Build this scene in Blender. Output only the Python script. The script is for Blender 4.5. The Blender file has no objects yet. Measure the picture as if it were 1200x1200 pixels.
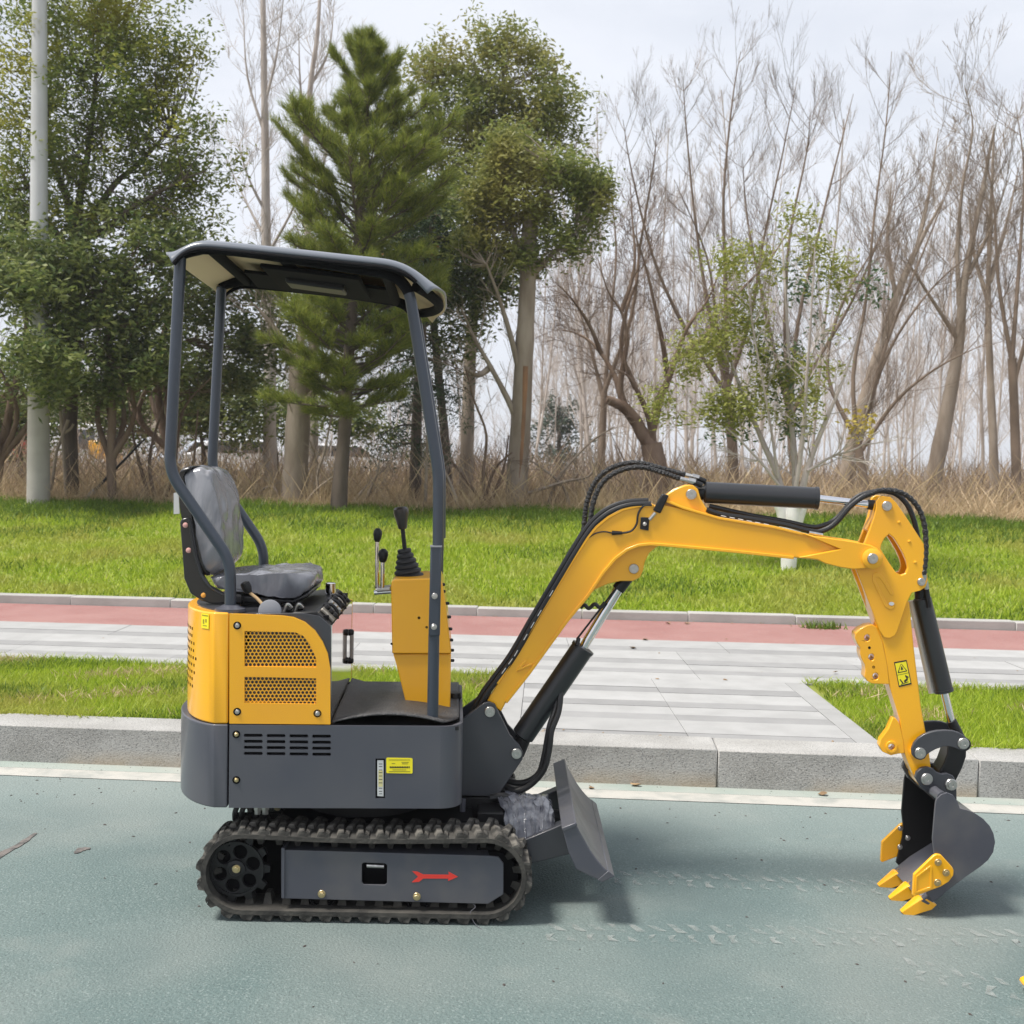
import bpy, bmesh, math, random
import numpy as np
from mathutils import Vector, Matrix, noise
from mathutils.geometry import tessellate_polygon

random.seed(7); RNG = np.random.default_rng(7)
sc = bpy.context.scene
COL = sc.collection

# ------------------------------------------------------------------ camera
F_PX, HOR, ROLL, YAW, CAM_H = 1350.0, 548.0, 0.018, math.radians(4.1), 1.606
pit = math.atan((600 - HOR) / F_PX)
_f0 = Vector((-math.sin(YAW), math.cos(YAW), 0)); _r0 = Vector((math.cos(YAW), math.sin(YAW), 0)); _z = Vector((0, 0, 1))
CF_ = _f0 * math.cos(pit) - _z * math.sin(pit)
_u = _z * math.cos(pit) + _f0 * math.sin(pit)
CR = _r0 * math.cos(ROLL) + _u * math.sin(ROLL)
CU = _u * math.cos(ROLL) - _r0 * math.sin(ROLL)
CAM = -4.48 * _f0 + 0.58 * _r0 + _z * CAM_H
cd = bpy.data.cameras.new('camera'); cam = bpy.data.objects.new('camera', cd); COL.objects.link(cam)
M = Matrix.Identity(4)
for i in range(3):
    M[i][0] = CR[i]; M[i][1] = CU[i]; M[i][2] = -CF_[i]; M[i][3] = CAM[i]
cam.matrix_world = M
cd.sensor_width = 36; cd.sensor_fit = 'HORIZONTAL'; cd.lens = 36 * F_PX / 1200
cd.clip_start = 0.05; cd.clip_end = 3000
cd.dof.use_dof = True; cd.dof.focus_distance = 4.3; cd.dof.aperture_fstop = 7.0
sc.camera = cam

# ------------------------------------------------------------------ world, sun, exposure
SUN = Vector((-0.48, -0.20, 1.0)).normalized()
w = bpy.data.worlds.new('World'); sc.world = w; w.use_nodes = True
nt = w.node_tree; nt.nodes.clear()
sky = nt.nodes.new('ShaderNodeTexSky'); sky.sky_type = 'NISHITA'; sky.sun_disc = False
sky.sun_elevation = math.asin(SUN.z); sky.sun_rotation = math.atan2(SUN.x, SUN.y)
sky.air_density = 1.0; sky.dust_density = 2.0
tc = nt.nodes.new('ShaderNodeTexCoord')
mp = nt.nodes.new('ShaderNodeMapping'); mp.inputs['Scale'].default_value = (1, 1, 2.6)
nz = nt.nodes.new('ShaderNodeTexNoise'); nz.inputs['Scale'].default_value = 1.7; nz.inputs['Detail'].default_value = 6; nz.inputs['Roughness'].default_value = 0.55
cr = nt.nodes.new('ShaderNodeValToRGB'); cr.color_ramp.elements[0].position = 0.36; cr.color_ramp.elements[1].position = 0.60
cr.color_ramp.elements[0].color = (0.68, 0.68, 0.68, 1); cr.color_ramp.elements[1].color = (1, 1, 1, 1)
mx = nt.nodes.new('ShaderNodeMix'); mx.data_type = 'RGBA'; mx.inputs['B'].default_value = (8.0, 8.35, 9.1, 1)
bg = nt.nodes.new('ShaderNodeBackground'); bg.inputs['Strength'].default_value = 0.1
wo = nt.nodes.new('ShaderNodeOutputWorld')
L = nt.links.new
L(tc.outputs['Generated'], mp.inputs['Vector']); L(mp.outputs['Vector'], nz.inputs['Vector']); L(nz.outputs['Fac'], cr.inputs['Fac'])
L(cr.outputs['Color'], mx.inputs['Factor']); L(sky.outputs['Color'], mx.inputs['A']); L(mx.outputs['Result'], bg.inputs['Color']); L(bg.outputs['Background'], wo.inputs['Surface'])
sl = bpy.data.lights.new('sun', 'SUN'); sl.energy = 5.0; sl.angle = math.radians(14.0); sl.color = (1.0, 0.95, 0.88)
so = bpy.data.objects.new('sun', sl); COL.objects.link(so); so.location = SUN * 60
so.rotation_euler = SUN.to_track_quat('Z', 'Y').to_euler()
sc.view_settings.view_transform = 'Standard'; sc.view_settings.look = 'None'
sc.view_settings.exposure = 0.16; sc.view_settings.gamma = 1.0; sc.view_settings.use_curve_mapping = False

# ------------------------------------------------------------------ photo ray -> point on a real plane
def ray(px, py): return CF_ + CR * ((px - 600) / F_PX) - CU * ((py - 600) / F_PX)
def hit(px, py, n, c):
    d = ray(px, py); return CAM + d * ((c - n.dot(CAM)) / n.dot(d))
def at(px, py, Y): return hit(px, py, Vector((0, 1, 0)), Y)
def ground(px, py, z=0.0): return hit(px, py, _z, z)
def gz(Y):
    """height of the grass land behind the path"""
    if Y < 6.95: return 0.19
    if Y < 13.6: return 0.21 + 0.108 * (Y - 6.95)
    return 0.928
def land(px, py):
    Y = 7.0
    while Y < 60:
        p = at(px, py, Y)
        if p.z <= gz(Y): return p
        Y += 0.05
    return at(px, py, 20)
RSL = 0.012                                   # the road falls gently away from the kerb
def rz(Y): return RSL * (Y - 1.44)
def road(px, py, dz=0.0): return hit(px, py, Vector((0, -RSL, 1)), -RSL * 1.44 + dz)
def depth(p): return (Vector(p) - CAM).dot(CF_)
def pxm(p): return depth(p) / F_PX          # metres per photo pixel at a point

class Fr:
    def __init__(s, ang, piv=None):
        a = math.radians(ang); s.a = a
        s.X = Vector((math.cos(a), math.sin(a), 0)); s.Y = Vector((-math.sin(a), math.cos(a), 0))
        s.o = piv.dot(s.Y) if piv else 0.0
    def p(s, px, py, v): return hit(px, py, s.Y, v + s.o)
    def w(s, u, v, z): return s.X * u + s.Y * (v + s.o) + _z * z
    def uv(s, px, py, v):
        q = s.p(px, py, v); return q.dot(s.X), q.z
    def off(s, p, dv): return p + s.Y * dv
BF = Fr(6.9); UF = Fr(4.1)
MF = Fr(-1.0, BF.X * 0.45)
KF = Fr(4.0, MF.p(1085, 912, 0))

# ------------------------------------------------------------------ materials
def mat(name, col, rough=0.5, metal=0.0, col2=None, vs=4.0, vlo=0.35, vhi=0.65, island=None, bump=0.0, bs=60.0, coat=0.0, spec=0.5, trans=0.0, stretch=None, detail=4, rvar=0.0):
    m = bpy.data.materials.new(name); m.use_nodes = True
    n = m.node_tree; b = n.nodes['Principled BSDF']; l = n.links.new
    b.inputs['Base Color'].default_value = (*col, 1); b.inputs['Roughness'].default_value = rough; b.inputs['Metallic'].default_value = metal
    b.inputs['Coat Weight'].default_value = coat; b.inputs['Coat Roughness'].default_value = 0.12
    b.inputs['Specular IOR Level'].default_value = spec
    if trans: b.inputs['Transmission Weight'].default_value = trans
    t = n.nodes.new('ShaderNodeTexCoord'); vec = t.outputs['Object']
    if stretch:
        mpn = n.nodes.new('ShaderNodeMapping'); mpn.inputs['Scale'].default_value = stretch
        l(vec, mpn.inputs['Vector']); vec = mpn.outputs['Vector']
    cur = None
    if col2 is not None:
        nz = n.nodes.new('ShaderNodeTexNoise'); nz.inputs['Scale'].default_value = vs; nz.inputs['Detail'].default_value = detail
        l(vec, nz.inputs['Vector'])
        r = n.nodes.new('ShaderNodeMapRange'); r.inputs['From Min'].default_value = vlo; r.inputs['From Max'].default_value = vhi
        l(nz.outputs['Fac'], r.inputs['Value'])
        x = n.nodes.new('ShaderNodeMix'); x.data_type = 'RGBA'
        x.inputs['A'].default_value = (*col, 1); x.inputs['B'].default_value = (*col2, 1)
        l(r.outputs['Result'], x.inputs['Factor']); cur = x.outputs['Result']
        if rvar:
            r2 = n.nodes.new('ShaderNodeMapRange'); r2.inputs['To Min'].default_value = rough; r2.inputs['To Max'].default_value = rough + rvar
            l(r.outputs['Result'], r2.inputs['Value']); l(r2.outputs['Result'], b.inputs['Roughness'])
    if island is not None:
        g = n.nodes.new('ShaderNodeNewGeometry')
        y = n.nodes.new('ShaderNodeMix'); y.data_type = 'RGBA'
        if cur is None: y.inputs['A'].default_value = (*col, 1)
        else: l(cur, y.inputs['A'])
        y.inputs['B'].default_value = (*island, 1)
        l(g.outputs['Random Per Island'], y.inputs['Factor']); cur = y.outputs['Result']
    if cur is not None: l(cur, b.inputs['Base Color'])
    if bump:
        nb = n.nodes.new('ShaderNodeTexNoise'); nb.inputs['Scale'].default_value = bs; nb.inputs['Detail'].default_value = 5
        l(vec, nb.inputs['Vector'])
        bp = n.nodes.new('ShaderNodeBump'); bp.inputs['Strength'].default_value = bump; bp.inputs['Distance'].default_value = 0.01
        l(nb.outputs['Fac'], bp.inputs['Height']); l(bp.outputs['Normal'], b.inputs['Normal'])
    return m
def per_object(m, amt):
    """each stone or slab a little lighter or darker than its neighbours"""
    n = m.node_tree; l = n.links.new; b = n.nodes['Principled BSDF']; src = b.inputs['Base Color'].links[0].from_socket
    oi = n.nodes.new('ShaderNodeObjectInfo'); r = n.nodes.new('ShaderNodeMapRange'); r.inputs['To Min'].default_value = 1 - amt; r.inputs['To Max'].default_value = 1 + amt
    l(oi.outputs['Random'], r.inputs['Value']); h = n.nodes.new('ShaderNodeHueSaturation'); l(r.outputs['Result'], h.inputs['Value']); l(src, h.inputs['Color']); l(h.outputs['Color'], b.inputs['Base Color'])
def leafmat(name, a, b_, tr=0.35, dry=None):
    """leaf: random tint per leaf, some light passes through"""
    m = mat(name, a, 0.5, island=b_, spec=0.3)
    n = m.node_tree; l = n.links.new; b = n.nodes['Principled BSDF']; out = n.nodes['Material Output']
    src = b.inputs['Base Color'].links[0].from_socket
    if dry is not None:
        t = n.nodes.new('ShaderNodeTexCoord'); nz = n.nodes.new('ShaderNodeTexNoise'); nz.inputs['Scale'].default_value = 0.9
        l(t.outputs['Object'], nz.inputs['Vector'])
        r = n.nodes.new('ShaderNodeMapRange'); r.inputs['From Min'].default_value = 0.45; r.inputs['From Max'].default_value = 0.7
        l(nz.outputs['Fac'], r.inputs['Value'])
        x = n.nodes.new('ShaderNodeMix'); x.data_type = 'RGBA'; l(r.outputs['Result'], x.inputs['Factor']); l(src, x.inputs['A']); x.inputs['B'].default_value = (*dry, 1)
        src = x.outputs['Result']; l(src, b.inputs['Base Color'])
    tl = n.nodes.new('ShaderNodeBsdfTranslucent'); l(src, tl.inputs['Color'])
    ms = n.nodes.new('ShaderNodeMixShader'); ms.inputs['Fac'].default_value = tr
    l(b.outputs['BSDF'], ms.inputs[1]); l(tl.outputs['BSDF'], ms.inputs[2]); l(ms.outputs['Shader'], out.inputs['Surface'])
    return m

YEL = mat('yellow paint', (0.90, 0.445, 0.008), 0.28, coat=0.6, col2=(0.84, 0.39, 0.012), vs=2.5, rvar=0.12)
GRY = mat('grey paint', (0.066, 0.069, 0.087), 0.34, coat=0.3, col2=(0.080, 0.082, 0.095), vs=4, rvar=0.12)
GRYD = mat('dusty grey paint', (0.068, 0.071, 0.088), 0.38, coat=0.15, col2=(0.125, 0.12, 0.115), vs=5.5, vlo=.46, vhi=.85, rvar=0.3, detail=8)
DGR = mat('dark grey steel paint', (0.036, 0.038, 0.047), 0.36, coat=0.25, col2=(0.046, 0.048, 0.056), vs=5, rvar=0.1)
TUB = mat('blue grey tube paint', (0.036, 0.046, 0.064), 0.30, coat=0.2)
BLK = mat('black paint', (0.012, 0.012, 0.013), 0.42, spec=.35)
CYL = mat('cylinder black', (0.020, 0.021, 0.024), 0.34, coat=0.15)
RUB = mat('hose rubber', (0.013, 0.013, 0.014), 0.42, bump=0.15, bs=300)
DARK = mat('dark inside', (0.008, 0.008, 0.009), 0.9, spec=.1)
TRK = mat('dusty track rubber', (0.022, 0.021, 0.019), 0.85, col2=(0.075, 0.070, 0.060), vs=14, vlo=0.35, vhi=0.75, bump=0.35, bs=90)
TRK2 = mat('track lug rubber', (0.036, 0.034, 0.030), 0.88, col2=(0.19, 0.178, 0.155), vs=24, vlo=.44, vhi=.76, bump=0.3, bs=120)
per_object(TRK2, .35)
CHR = mat('chrome', (0.78, 0.78, 0.80), 0.13, 1.0)
STL = mat('zinc steel', (0.62, 0.61, 0.58), 0.33, 1.0, col2=(0.42, 0.41, 0.40), vs=40)
BRS = mat('yellow zinc bolt', (0.62, 0.50, 0.28), 0.35, 1.0)
MIR = mat('polished steel plate', (0.80, 0.78, 0.74), 0.06, 1.0)
WRAP = mat('seat under clear film', (0.18, 0.185, 0.21), 0.16, col2=(0.27, 0.275, 0.30), vs=9, vlo=0.42, vhi=0.62, bump=1.0, bs=16, stretch=(1.0, 0.6, 0.3), detail=4)
SHELL = mat('seat shell', (0.012, 0.012, 0.013), 0.3, coat=0.3)
MATR = mat('rubber floor mat', (0.040, 0.040, 0.042), 0.5, col2=(0.06, 0.06, 0.06), vs=30, bump=0.8, bs=130)
BEIGE = mat('beige roof lining', (0.62, 0.47, 0.28), 0.7)
LABY = mat('yellow label', (0.86, 0.74, 0.02), 0.4)
LABK = mat('black print', (0.02, 0.02, 0.02), 0.5)
LABW = mat('white gauge plate', (0.72, 0.72, 0.70), 0.4)
RED = mat('red print', (0.72, 0.045, 0.03), 0.45)
PINK = mat('rubber plug', (0.66, 0.36, 0.32), 0.5)
ORG = mat('orange plug', (0.75, 0.36, 0.06), 0.5)
BAG = mat('crumpled clear film', (0.085, 0.09, 0.11), 0.14, col2=(0.20, 0.21, 0.235), vs=22, vlo=0.42, vhi=0.62, bump=0.6, bs=26)

# ------------------------------------------------------------------ mesh building
class MB:
    def __init__(s): s.v = []; s.f = []
    def add(s, vs, fs):
        o = len(s.v); s.v += [tuple(x) for x in vs]; s.f += [tuple(i + o for i in f) for f in fs]; return s
    def box(s, c, h, X=Vector((1, 0, 0)), Y=Vector((0, 1, 0)), Z=Vector((0, 0, 1))):
        vs = [c + X * (a * h[0]) + Y * (b * h[1]) + Z * (d * h[2]) for a in (-1, 1) for b in (-1, 1) for d in (-1, 1)]
        return s.add(vs, [(0, 1, 3, 2), (4, 6, 7, 5), (0, 4, 5, 1), (2, 3, 7, 6), (0, 2, 6, 4), (1, 5, 7, 3)])
    def prism(s, near, D, holes=()):
        loops = [list(near)] + [list(h) for h in holes]
        flat = [p for lp in loops for p in lp]; n = len(flat)
        vs = flat + [p + D for p in flat]; fs = []
        if not holes:
            k = len(near); fs += [tuple(range(k)), tuple(range(2 * k - 1, k - 1, -1))]
        else:
            for t in tessellate_polygon(loops):
                fs += [tuple(t), tuple(i + n for i in reversed(t))]
        o = 0
        for lp in loops:
            k = len(lp)
            for i in range(k):
                j = (i + 1) % k; fs.append((o + i, o + j, o + j + n, o + i + n))
            o += k
        return s.add(vs, fs)
    def ext(s, fr, px, v0, v1, holes=()):
        return s.prism([fr.p(x, y, v0) for x, y in px], fr.Y * (v1 - v0), [[fr.p(x, y, v0) for x, y in h] for h in holes])
    def tube(s, pts, r, n=10, caps=True):
        pts = [Vector(p) for p in pts]; k = len(pts)
        rs = r if isinstance(r, (list, tuple)) else [r] * k
        t0 = (pts[1] - pts[0]).normalized()
        a = Vector((0, 0, 1)) if abs(t0.z) < 0.9 else Vector((1, 0, 0))
        N = t0.cross(a).normalized(); vs = []
        for i, p in enumerate(pts):
            t = (pts[min(i + 1, k - 1)] - pts[max(i - 1, 0)]).normalized()
            N = (N - t * N.dot(t))
            N = N.normalized() if N.length > 1e-6 else t.orthogonal().normalized()
            B = t.cross(N)
            for j in range(n):
                q = 2 * math.pi * j / n; vs.append(p + (N * math.cos(q) + B * math.sin(q)) * rs[i])
        fs = [(i * n + j, i * n + (j + 1) % n, (i + 1) * n + (j + 1) % n, (i + 1) * n + j) for i in range(k - 1) for j in range(n)]
        if caps: fs += [tuple(range(n - 1, -1, -1)), tuple(range((k - 1) * n, k * n))]
        return s.add(vs, fs)
    def lathe(s, c, ax, prof, n=20):
        """prof: (distance along ax, radius)"""
        ax = Vector(ax).normalized(); N = ax.orthogonal().normalized(); B = ax.cross(N); vs = []; k = len(prof)
        for h, r in prof:
            for j in range(n):
                q = 2 * math.pi * j / n; vs.append(c + ax * h + (N * math.cos(q) + B * math.sin(q)) * max(r, 1e-4))
        fs = [(i * n + j, i * n + (j + 1) % n, (i + 1) * n + (j + 1) % n, (i + 1) * n + j) for i in range(k - 1) for j in range(n)]
        fs += [tuple(range(n - 1, -1, -1)), tuple(range((k - 1) * n, k * n))]
        return s.add(vs, fs)
    def mesh(s, name, m, smooth=35, recalc=True):
        me = bpy.data.meshes.new(name); me.from_pydata(s.v, [], s.f)
        if recalc:
            bm = bmesh.new(); bm.from_mesh(me); bmesh.ops.recalc_face_normals(bm, faces=bm.faces); bm.to_mesh(me); bm.free()
        if smooth:
            me.shade_smooth(); me.set_sharp_from_angle(angle=math.radians(smooth))
        for x in (m if isinstance(m, (list, tuple)) else [m]): me.materials.append(x)
        return me
    def build(s, name, m, parent=None, bevel=0, seg=2, smooth=35, recalc=True):
        o = bpy.data.objects.new(name, s.mesh(name, m, smooth, recalc)); COL.objects.link(o)
        if parent: o.parent = parent
        if bevel:
            b = o.modifiers.new('bevel', 'BEVEL'); b.width = bevel; b.segments = seg; b.limit_method = 'ANGLE'; b.angle_limit = math.radians(28); b.harden_normals = False
        return o
def fillet(pts, r, k=5):
    pts = [Vector(p) for p in pts]; out = [pts[0]]
    for i in range(1, len(pts) - 1):
        a, b, c = pts[i - 1], pts[i], pts[i + 1]
        d = min(r, (a - b).length * 0.45, (c - b).length * 0.45)
        p, q = b + (a - b).normalized() * d, b + (c - b).normalized() * d
        for j in range(k + 1):
            t = j / k; out.append(p * (1 - t) ** 2 + b * (2 * t * (1 - t)) + q * t ** 2)
    return out + [pts[-1]]
def smooth_path(pts, k=6):
    """Catmull-Rom through the points"""
    P = [Vector(p) for p in pts]; P = [P[0] * 2 - P[1]] + P + [P[-1] * 2 - P[-2]]; out = []
    for i in range(1, len(P) - 2):
        for j in range(k):
            t = j / k
            out.append(0.5 * ((2 * P[i]) + (P[i + 1] - P[i - 1]) * t + (2 * P[i - 1] - 5 * P[i] + 4 * P[i + 1] - P[i + 2]) * t * t + (3 * P[i] - P[i - 1] - 3 * P[i + 1] + P[i + 2]) * t ** 3))
    return out + [P[-2]]
def circ(x, y, r, n=14, ry=None): return [(x + r * math.cos(2 * math.pi * i / n), y + (ry or r) * math.sin(2 * math.pi * i / n)) for i in range(n)]
def tag(o, label=None, cat=None, group=None, kind=None):
    if label: o['label'] = label
    if cat: o['category'] = cat
    if group: o['group'] = group
    if kind: o['kind'] = kind
    return o
def empty(name, loc, label=None, cat=None, group=None):
    o = bpy.data.objects.new(name, None); COL.objects.link(o); o.location = loc; o.empty_display_size = 0.2
    return tag(o, label, cat, group)
def inst(name, me, parent, mw):
    o = bpy.data.objects.new(name, me); COL.objects.link(o); o.parent = parent; o.matrix_basis = mw; return o
def polymesh(name, V, m, k=None):
    """V: (faces, k, 3) separate faces"""
    n, k = V.shape[0], V.shape[1]
    me = bpy.data.meshes.new(name); me.vertices.add(n * k); me.loops.add(n * k); me.polygons.add(n)
    me.vertices.foreach_set('co', np.ascontiguousarray(V, dtype=np.float32).ravel())
    me.loops.foreach_set('vertex_index', np.arange(n * k, dtype=np.int32))
    me.polygons.foreach_set('loop_start', np.arange(0, n * k, k, dtype=np.int32))
    me.update(calc_edges=True); me.materials.append(m)
    return me

# ================================================================== THE SETTING
ASPH = mat('teal road coating', (0.100, 0.146, 0.142), 0.9, col2=(0.135, 0.180, 0.173), vs=1.6, vlo=0.3, vhi=0.7, bump=0.8, bs=110)
def road_detail(m):
    n = m.node_tree; l = n.links.new; b = n.nodes['Principled BSDF']; src = b.inputs['Base Color'].links[0].from_socket
    t = n.nodes.new('ShaderNodeTexCoord')
    def layer(src, scale, lo, hi, col, amt):
        nz = n.nodes.new('ShaderNodeTexNoise'); nz.inputs['Scale'].default_value = scale; nz.inputs['Detail'].default_value = 3
        l(t.outputs['Object'], nz.inputs['Vector'])
        r = n.nodes.new('ShaderNodeMapRange'); r.inputs['From Min'].default_value = lo; r.inputs['From Max'].default_value = hi; r.inputs['To Max'].default_value = amt
        l(nz.outputs['Fac'], r.inputs['Value'])
        x = n.nodes.new('ShaderNodeMix'); x.data_type = 'RGBA'; l(r.outputs['Result'], x.inputs['Factor']); l(src, x.inputs['A']); x.inputs['B'].default_value = (*col, 1)
        return x.outputs['Result']
    src = layer(src, 120, 0.54, 0.72, (0.28, 0.33, 0.32), 0.55)
    src = layer(src, 150, 0.56, 0.70, (0.045, 0.066, 0.066), 0.6)
    src = layer(src, 34, 0.72, 0.76, (0.05, 0.06, 0.06), 0.85)
    src = layer(src, 0.7, 0.5, 0.75, (0.21, 0.225, 0.21), 0.6)
    src = layer(src, 1.1, 0.52, 0.74, (0.085, 0.125, 0.125), 0.6)
    src = layer(src, 3.3, 0.60, 0.72, (0.20, 0.225, 0.21), 0.35)
    # paler and greyer towards the kerb
    sx = n.nodes.new('ShaderNodeSeparateXYZ'); l(t.outputs['Object'], sx.inputs['Vector'])
    r = n.nodes.new('ShaderNodeMapRange'); r.inputs['From Min'].default_value = 0.2; r.inputs['From Max'].default_value = 1.4; r.inputs['To Max'].default_value = 0.55
    l(sx.outputs['Y'], r.inputs['Value'])
    x = n.nodes.new('ShaderNodeMix'); x.data_type = 'RGBA'; l(r.outputs['Result'], x.inputs['Factor']); l(src, x.inputs['A']); x.inputs['B'].default_value = (0.26, 0.30, 0.285, 1)
    l(x.outputs['Result'], b.inputs['Base Color'])
road_detail(ASPH)
def sheet(name, x0, x1, y0, y1, z, m, kind='structure'):
    o = MB().add([(x0, y0, z), (x1, y0, z), (x1, y1, z), (x0, y1, z)], [(0, 1, 2, 3)]).build(name, m, smooth=0, recalc=False)
    return tag(o, kind=kind)
SOIL = mat('dry soil', (0.20, 0.165, 0.115), 0.95, col2=(0.30, 0.25, 0.17), vs=1.5, bump=0.5, bs=20)
sheet('ground', -900, 900, -900, 900, -0.30, SOIL)
def road_sheet(name, x0, x1, y0, y1, dz, m):
    o = MB().add([(x0, y0, rz(y0) + dz), (x1, y0, rz(y0) + dz), (x1, y1, rz(y1) + dz), (x0, y1, rz(y1) + dz)], [(0, 1, 2, 3)]).build(name, m, smooth=0, recalc=False)
    return tag(o, kind='structure')
road_sheet('road', -40, 40, -12, 1.44, 0.0, ASPH)
GUT = mat('gutter concrete', (0.34, 0.36, 0.33), 0.9, col2=(0.27, 0.32, 0.29), vs=3, bump=0.3, bs=80)
road_sheet('gutter', -40, 40, 1.312, 1.44, 0.003, GUT)
LINE = mat('worn white line paint', (0.42, 0.41, 0.375), 0.7, col2=(0.27, 0.285, 0.265), vs=7, vlo=0.45, vhi=0.72, bump=0.2, bs=90)
road_sheet('lane_line', -40, 40, 1.17, 1.31, 0.003, LINE)

# kerb of separate granite stones
GRAN = mat('grey granite', (0.29, 0.285, 0.27), 0.8, col2=(0.39, 0.385, 0.37), vs=4, bump=0.3, bs=120)
def speck(m, stain=True):
    n = m.node_tree; l = n.links.new; b = n.nodes['Principled BSDF']; src = b.inputs['Base Color'].links[0].from_socket
    t = n.nodes.new('ShaderNodeTexCoord')
    for sc_, lo, hi, c, amt in ((160, 0.55, 0.66, (0.11, 0.11, 0.11), 0.7), (210, 0.56, 0.68, (0.55, 0.54, 0.52), 0.6)):
        nz = n.nodes.new('ShaderNodeTexNoise'); nz.inputs['Scale'].default_value = sc_; nz.inputs['Detail'].default_value = 2; l(t.outputs['Object'], nz.inputs['Vector'])
        r = n.nodes.new('ShaderNodeMapRange'); r.inputs['From Min'].default_value = lo; r.inputs['From Max'].default_value = hi; r.inputs['To Max'].default_value = amt
        l(nz.outputs['Fac'], r.inputs['Value'])
        x = n.nodes.new('ShaderNodeMix'); x.data_type = 'RGBA'; l(r.outputs['Result'], x.inputs['Factor']); l(src, x.inputs['A']); x.inputs['B'].default_value = (*c, 1); src = x.outputs['Result']
    if stain:   # rusty dirt splashes low on the face
        sx = n.nodes.new('ShaderNodeSeparateXYZ'); l(t.outputs['Object'], sx.inputs['Vector'])
        r = n.nodes.new('ShaderNodeMapRange'); r.inputs['From Min'].default_value = 0.09; r.inputs['From Max'].default_value = 0.01
        l(sx.outputs['Z'], r.inputs['Value'])
        nz = n.nodes.new('ShaderNodeTexNoise'); nz.inputs['Scale'].default_value = 3.2; l(t.outputs['Object'], nz.inputs['Vector'])
        q = n.nodes.new('ShaderNodeMapRange'); q.inputs['From Min'].default_value = 0.48; q.inputs['From Max'].default_value = 0.62; q.inputs['To Max'].default_value = 0.55
        l(nz.outputs['Fac'], q.inputs['Value'])
        mu = n.nodes.new('ShaderNodeMath'); mu.operation = 'MULTIPLY'; l(r.outputs['Result'], mu.inputs[0]); l(q.outputs['Result'], mu.inputs[1])
        x = n.nodes.new('ShaderNodeMix'); x.data_type = 'RGBA'; l(mu.outputs['Value'], x.inputs['Factor']); l(src, x.inputs['A']); x.inputs['B'].default_value = (0.42, 0.33, 0.22, 1); src = x.outputs['Result']
    l(src, b.inputs['Base Color'])
speck(GRAN)
kerb = MB().box(Vector((0, 1.60, 0.05)), (14, 0.12, 0.045)).build('kerb', DARK); tag(kerb, kind='structure')
stone = MB().box(Vector((0, 0, 0.0925)), (0.4965, 0.14, 0.0925 + 0.01)).mesh('kerb_stone', GRAN)
# joints seen at photo x 182 and 838
xj = ground(838, 918).x; xl = ground(182, 898).x
for i in range(-9, 10):
    if i in (-1,): pass
    x0 = xj + i * 1.29
    o = inst('kerb_stone', stone, kerb, Matrix.Translation((x0 + 0.645, 1.56 + random.uniform(-.003, .003), random.uniform(-.004, .002))) @ Matrix.Diagonal((1.295, 1, 1, 1)))
    o.modifiers.new('bevel', 'BEVEL').width = 0.005
# paving: rows of pale and grey slabs, joints slightly skewed
PALE = mat('pale paving stone', (0.315, 0.315, 0.31), 0.75, col2=(0.36, 0.36, 0.355), vs=5, bump=0.12, bs=60)
GREY = mat('grey paving stone', (0.245, 0.245, 0.243), 0.78, col2=(0.275, 0.275, 0.272), vs=5, bump=0.12, bs=60)
EDGE = mat('edging stone', (0.29, 0.29, 0.285), 0.78, col2=(0.325, 0.325, 0.32), vs=6, bump=0.12, bs=60)
PZ = 0.19
per_object(PALE, .05); per_object(GREY, .07); per_object(EDGE, .06); per_object(GRAN, .07)
pave = MB().box(Vector((0, 4.32, PZ - 0.055)), (14, 0.90, 0.03)).build('pavement', mat('joint sand', (0.20, 0.195, 0.18), 0.95)); tag(pave, kind='structure')
def slab(row, y0, y1, xa, xb, m, parent, x2a=None, x2b=None):
    g = 0.0016
    sk = -0.0717 * 0 + 0.07
    def X(x, y): return x - sk * (y - 3.4)
    a0, b0 = (X(xa, y0), X(xb, y0)) if x2a is None else (xa, xb)
    a1, b1 = (X(xa, y1), X(xb, y1)) if x2a is None else (x2a, x2b)
    dz = random.uniform(-.0018, .0018)
    mb = MB().prism([Vector((a0 + g, y0 + g, PZ + dz)), Vector((b0 - g, y0 + g, PZ + dz)), Vector((b1 - g, y1 - g, PZ + dz)), Vector((a1 + g, y1 - g, PZ + dz))], Vector((0, 0, -0.045)))
    return mb.build('paving_slab', m, parent, smooth=0)
rows = [(3.40, 3.64, PALE), (3.64, 3.79, GREY), (3.79, 4.02, PALE), (4.02, 4.22, GREY), (4.22, 4.60, PALE), (4.60, 4.82, GREY), (4.82, 5.21, PALE)]
for k, (y0, y1, m) in enumerate(rows):
    for i in range(-8, 9):
        x = 1.64 + i * 1.25 + (0.0 if k < 5 else 0.42)
        slab(k, y0, y1, x, x + 1.25, m, pave)
apron = MB().add([(-0.05, 1.70, PZ - 0.05), (2.44, 1.70, PZ - 0.05), (2.34, 3.40, PZ - 0.05), (0.12, 3.40, PZ - 0.05)], [(0, 1, 2, 3)]).build('apron', SOIL, smooth=0); tag(apron, kind='structure')
arow = [(1.70, 1.80, GREY), (1.80, 2.11, PALE), (2.11, 2.27, GREY), (2.27, 2.485, PALE), (2.485, 2.64, GREY), (2.64, 2.92, PALE), (2.92, 3.09, GREY), (3.09, 3.40, PALE)]
def ax(y, t):           # left border, joints, right border as straight lines
    ln = {0: (0.52, 0.45), 1: (1.425, 1.305), 2: (2.30, 2.20)}[t]
    return ln[0] + (ln[1] - ln[0]) * (y - 1.70) / 1.70
for y0, y1, m in arow:
    for t in (0, 1): slab(0, y0, y1, ax(y0, t), ax(y0, t + 1), m, apron, ax(y1, t), ax(y1, t + 1))
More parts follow.
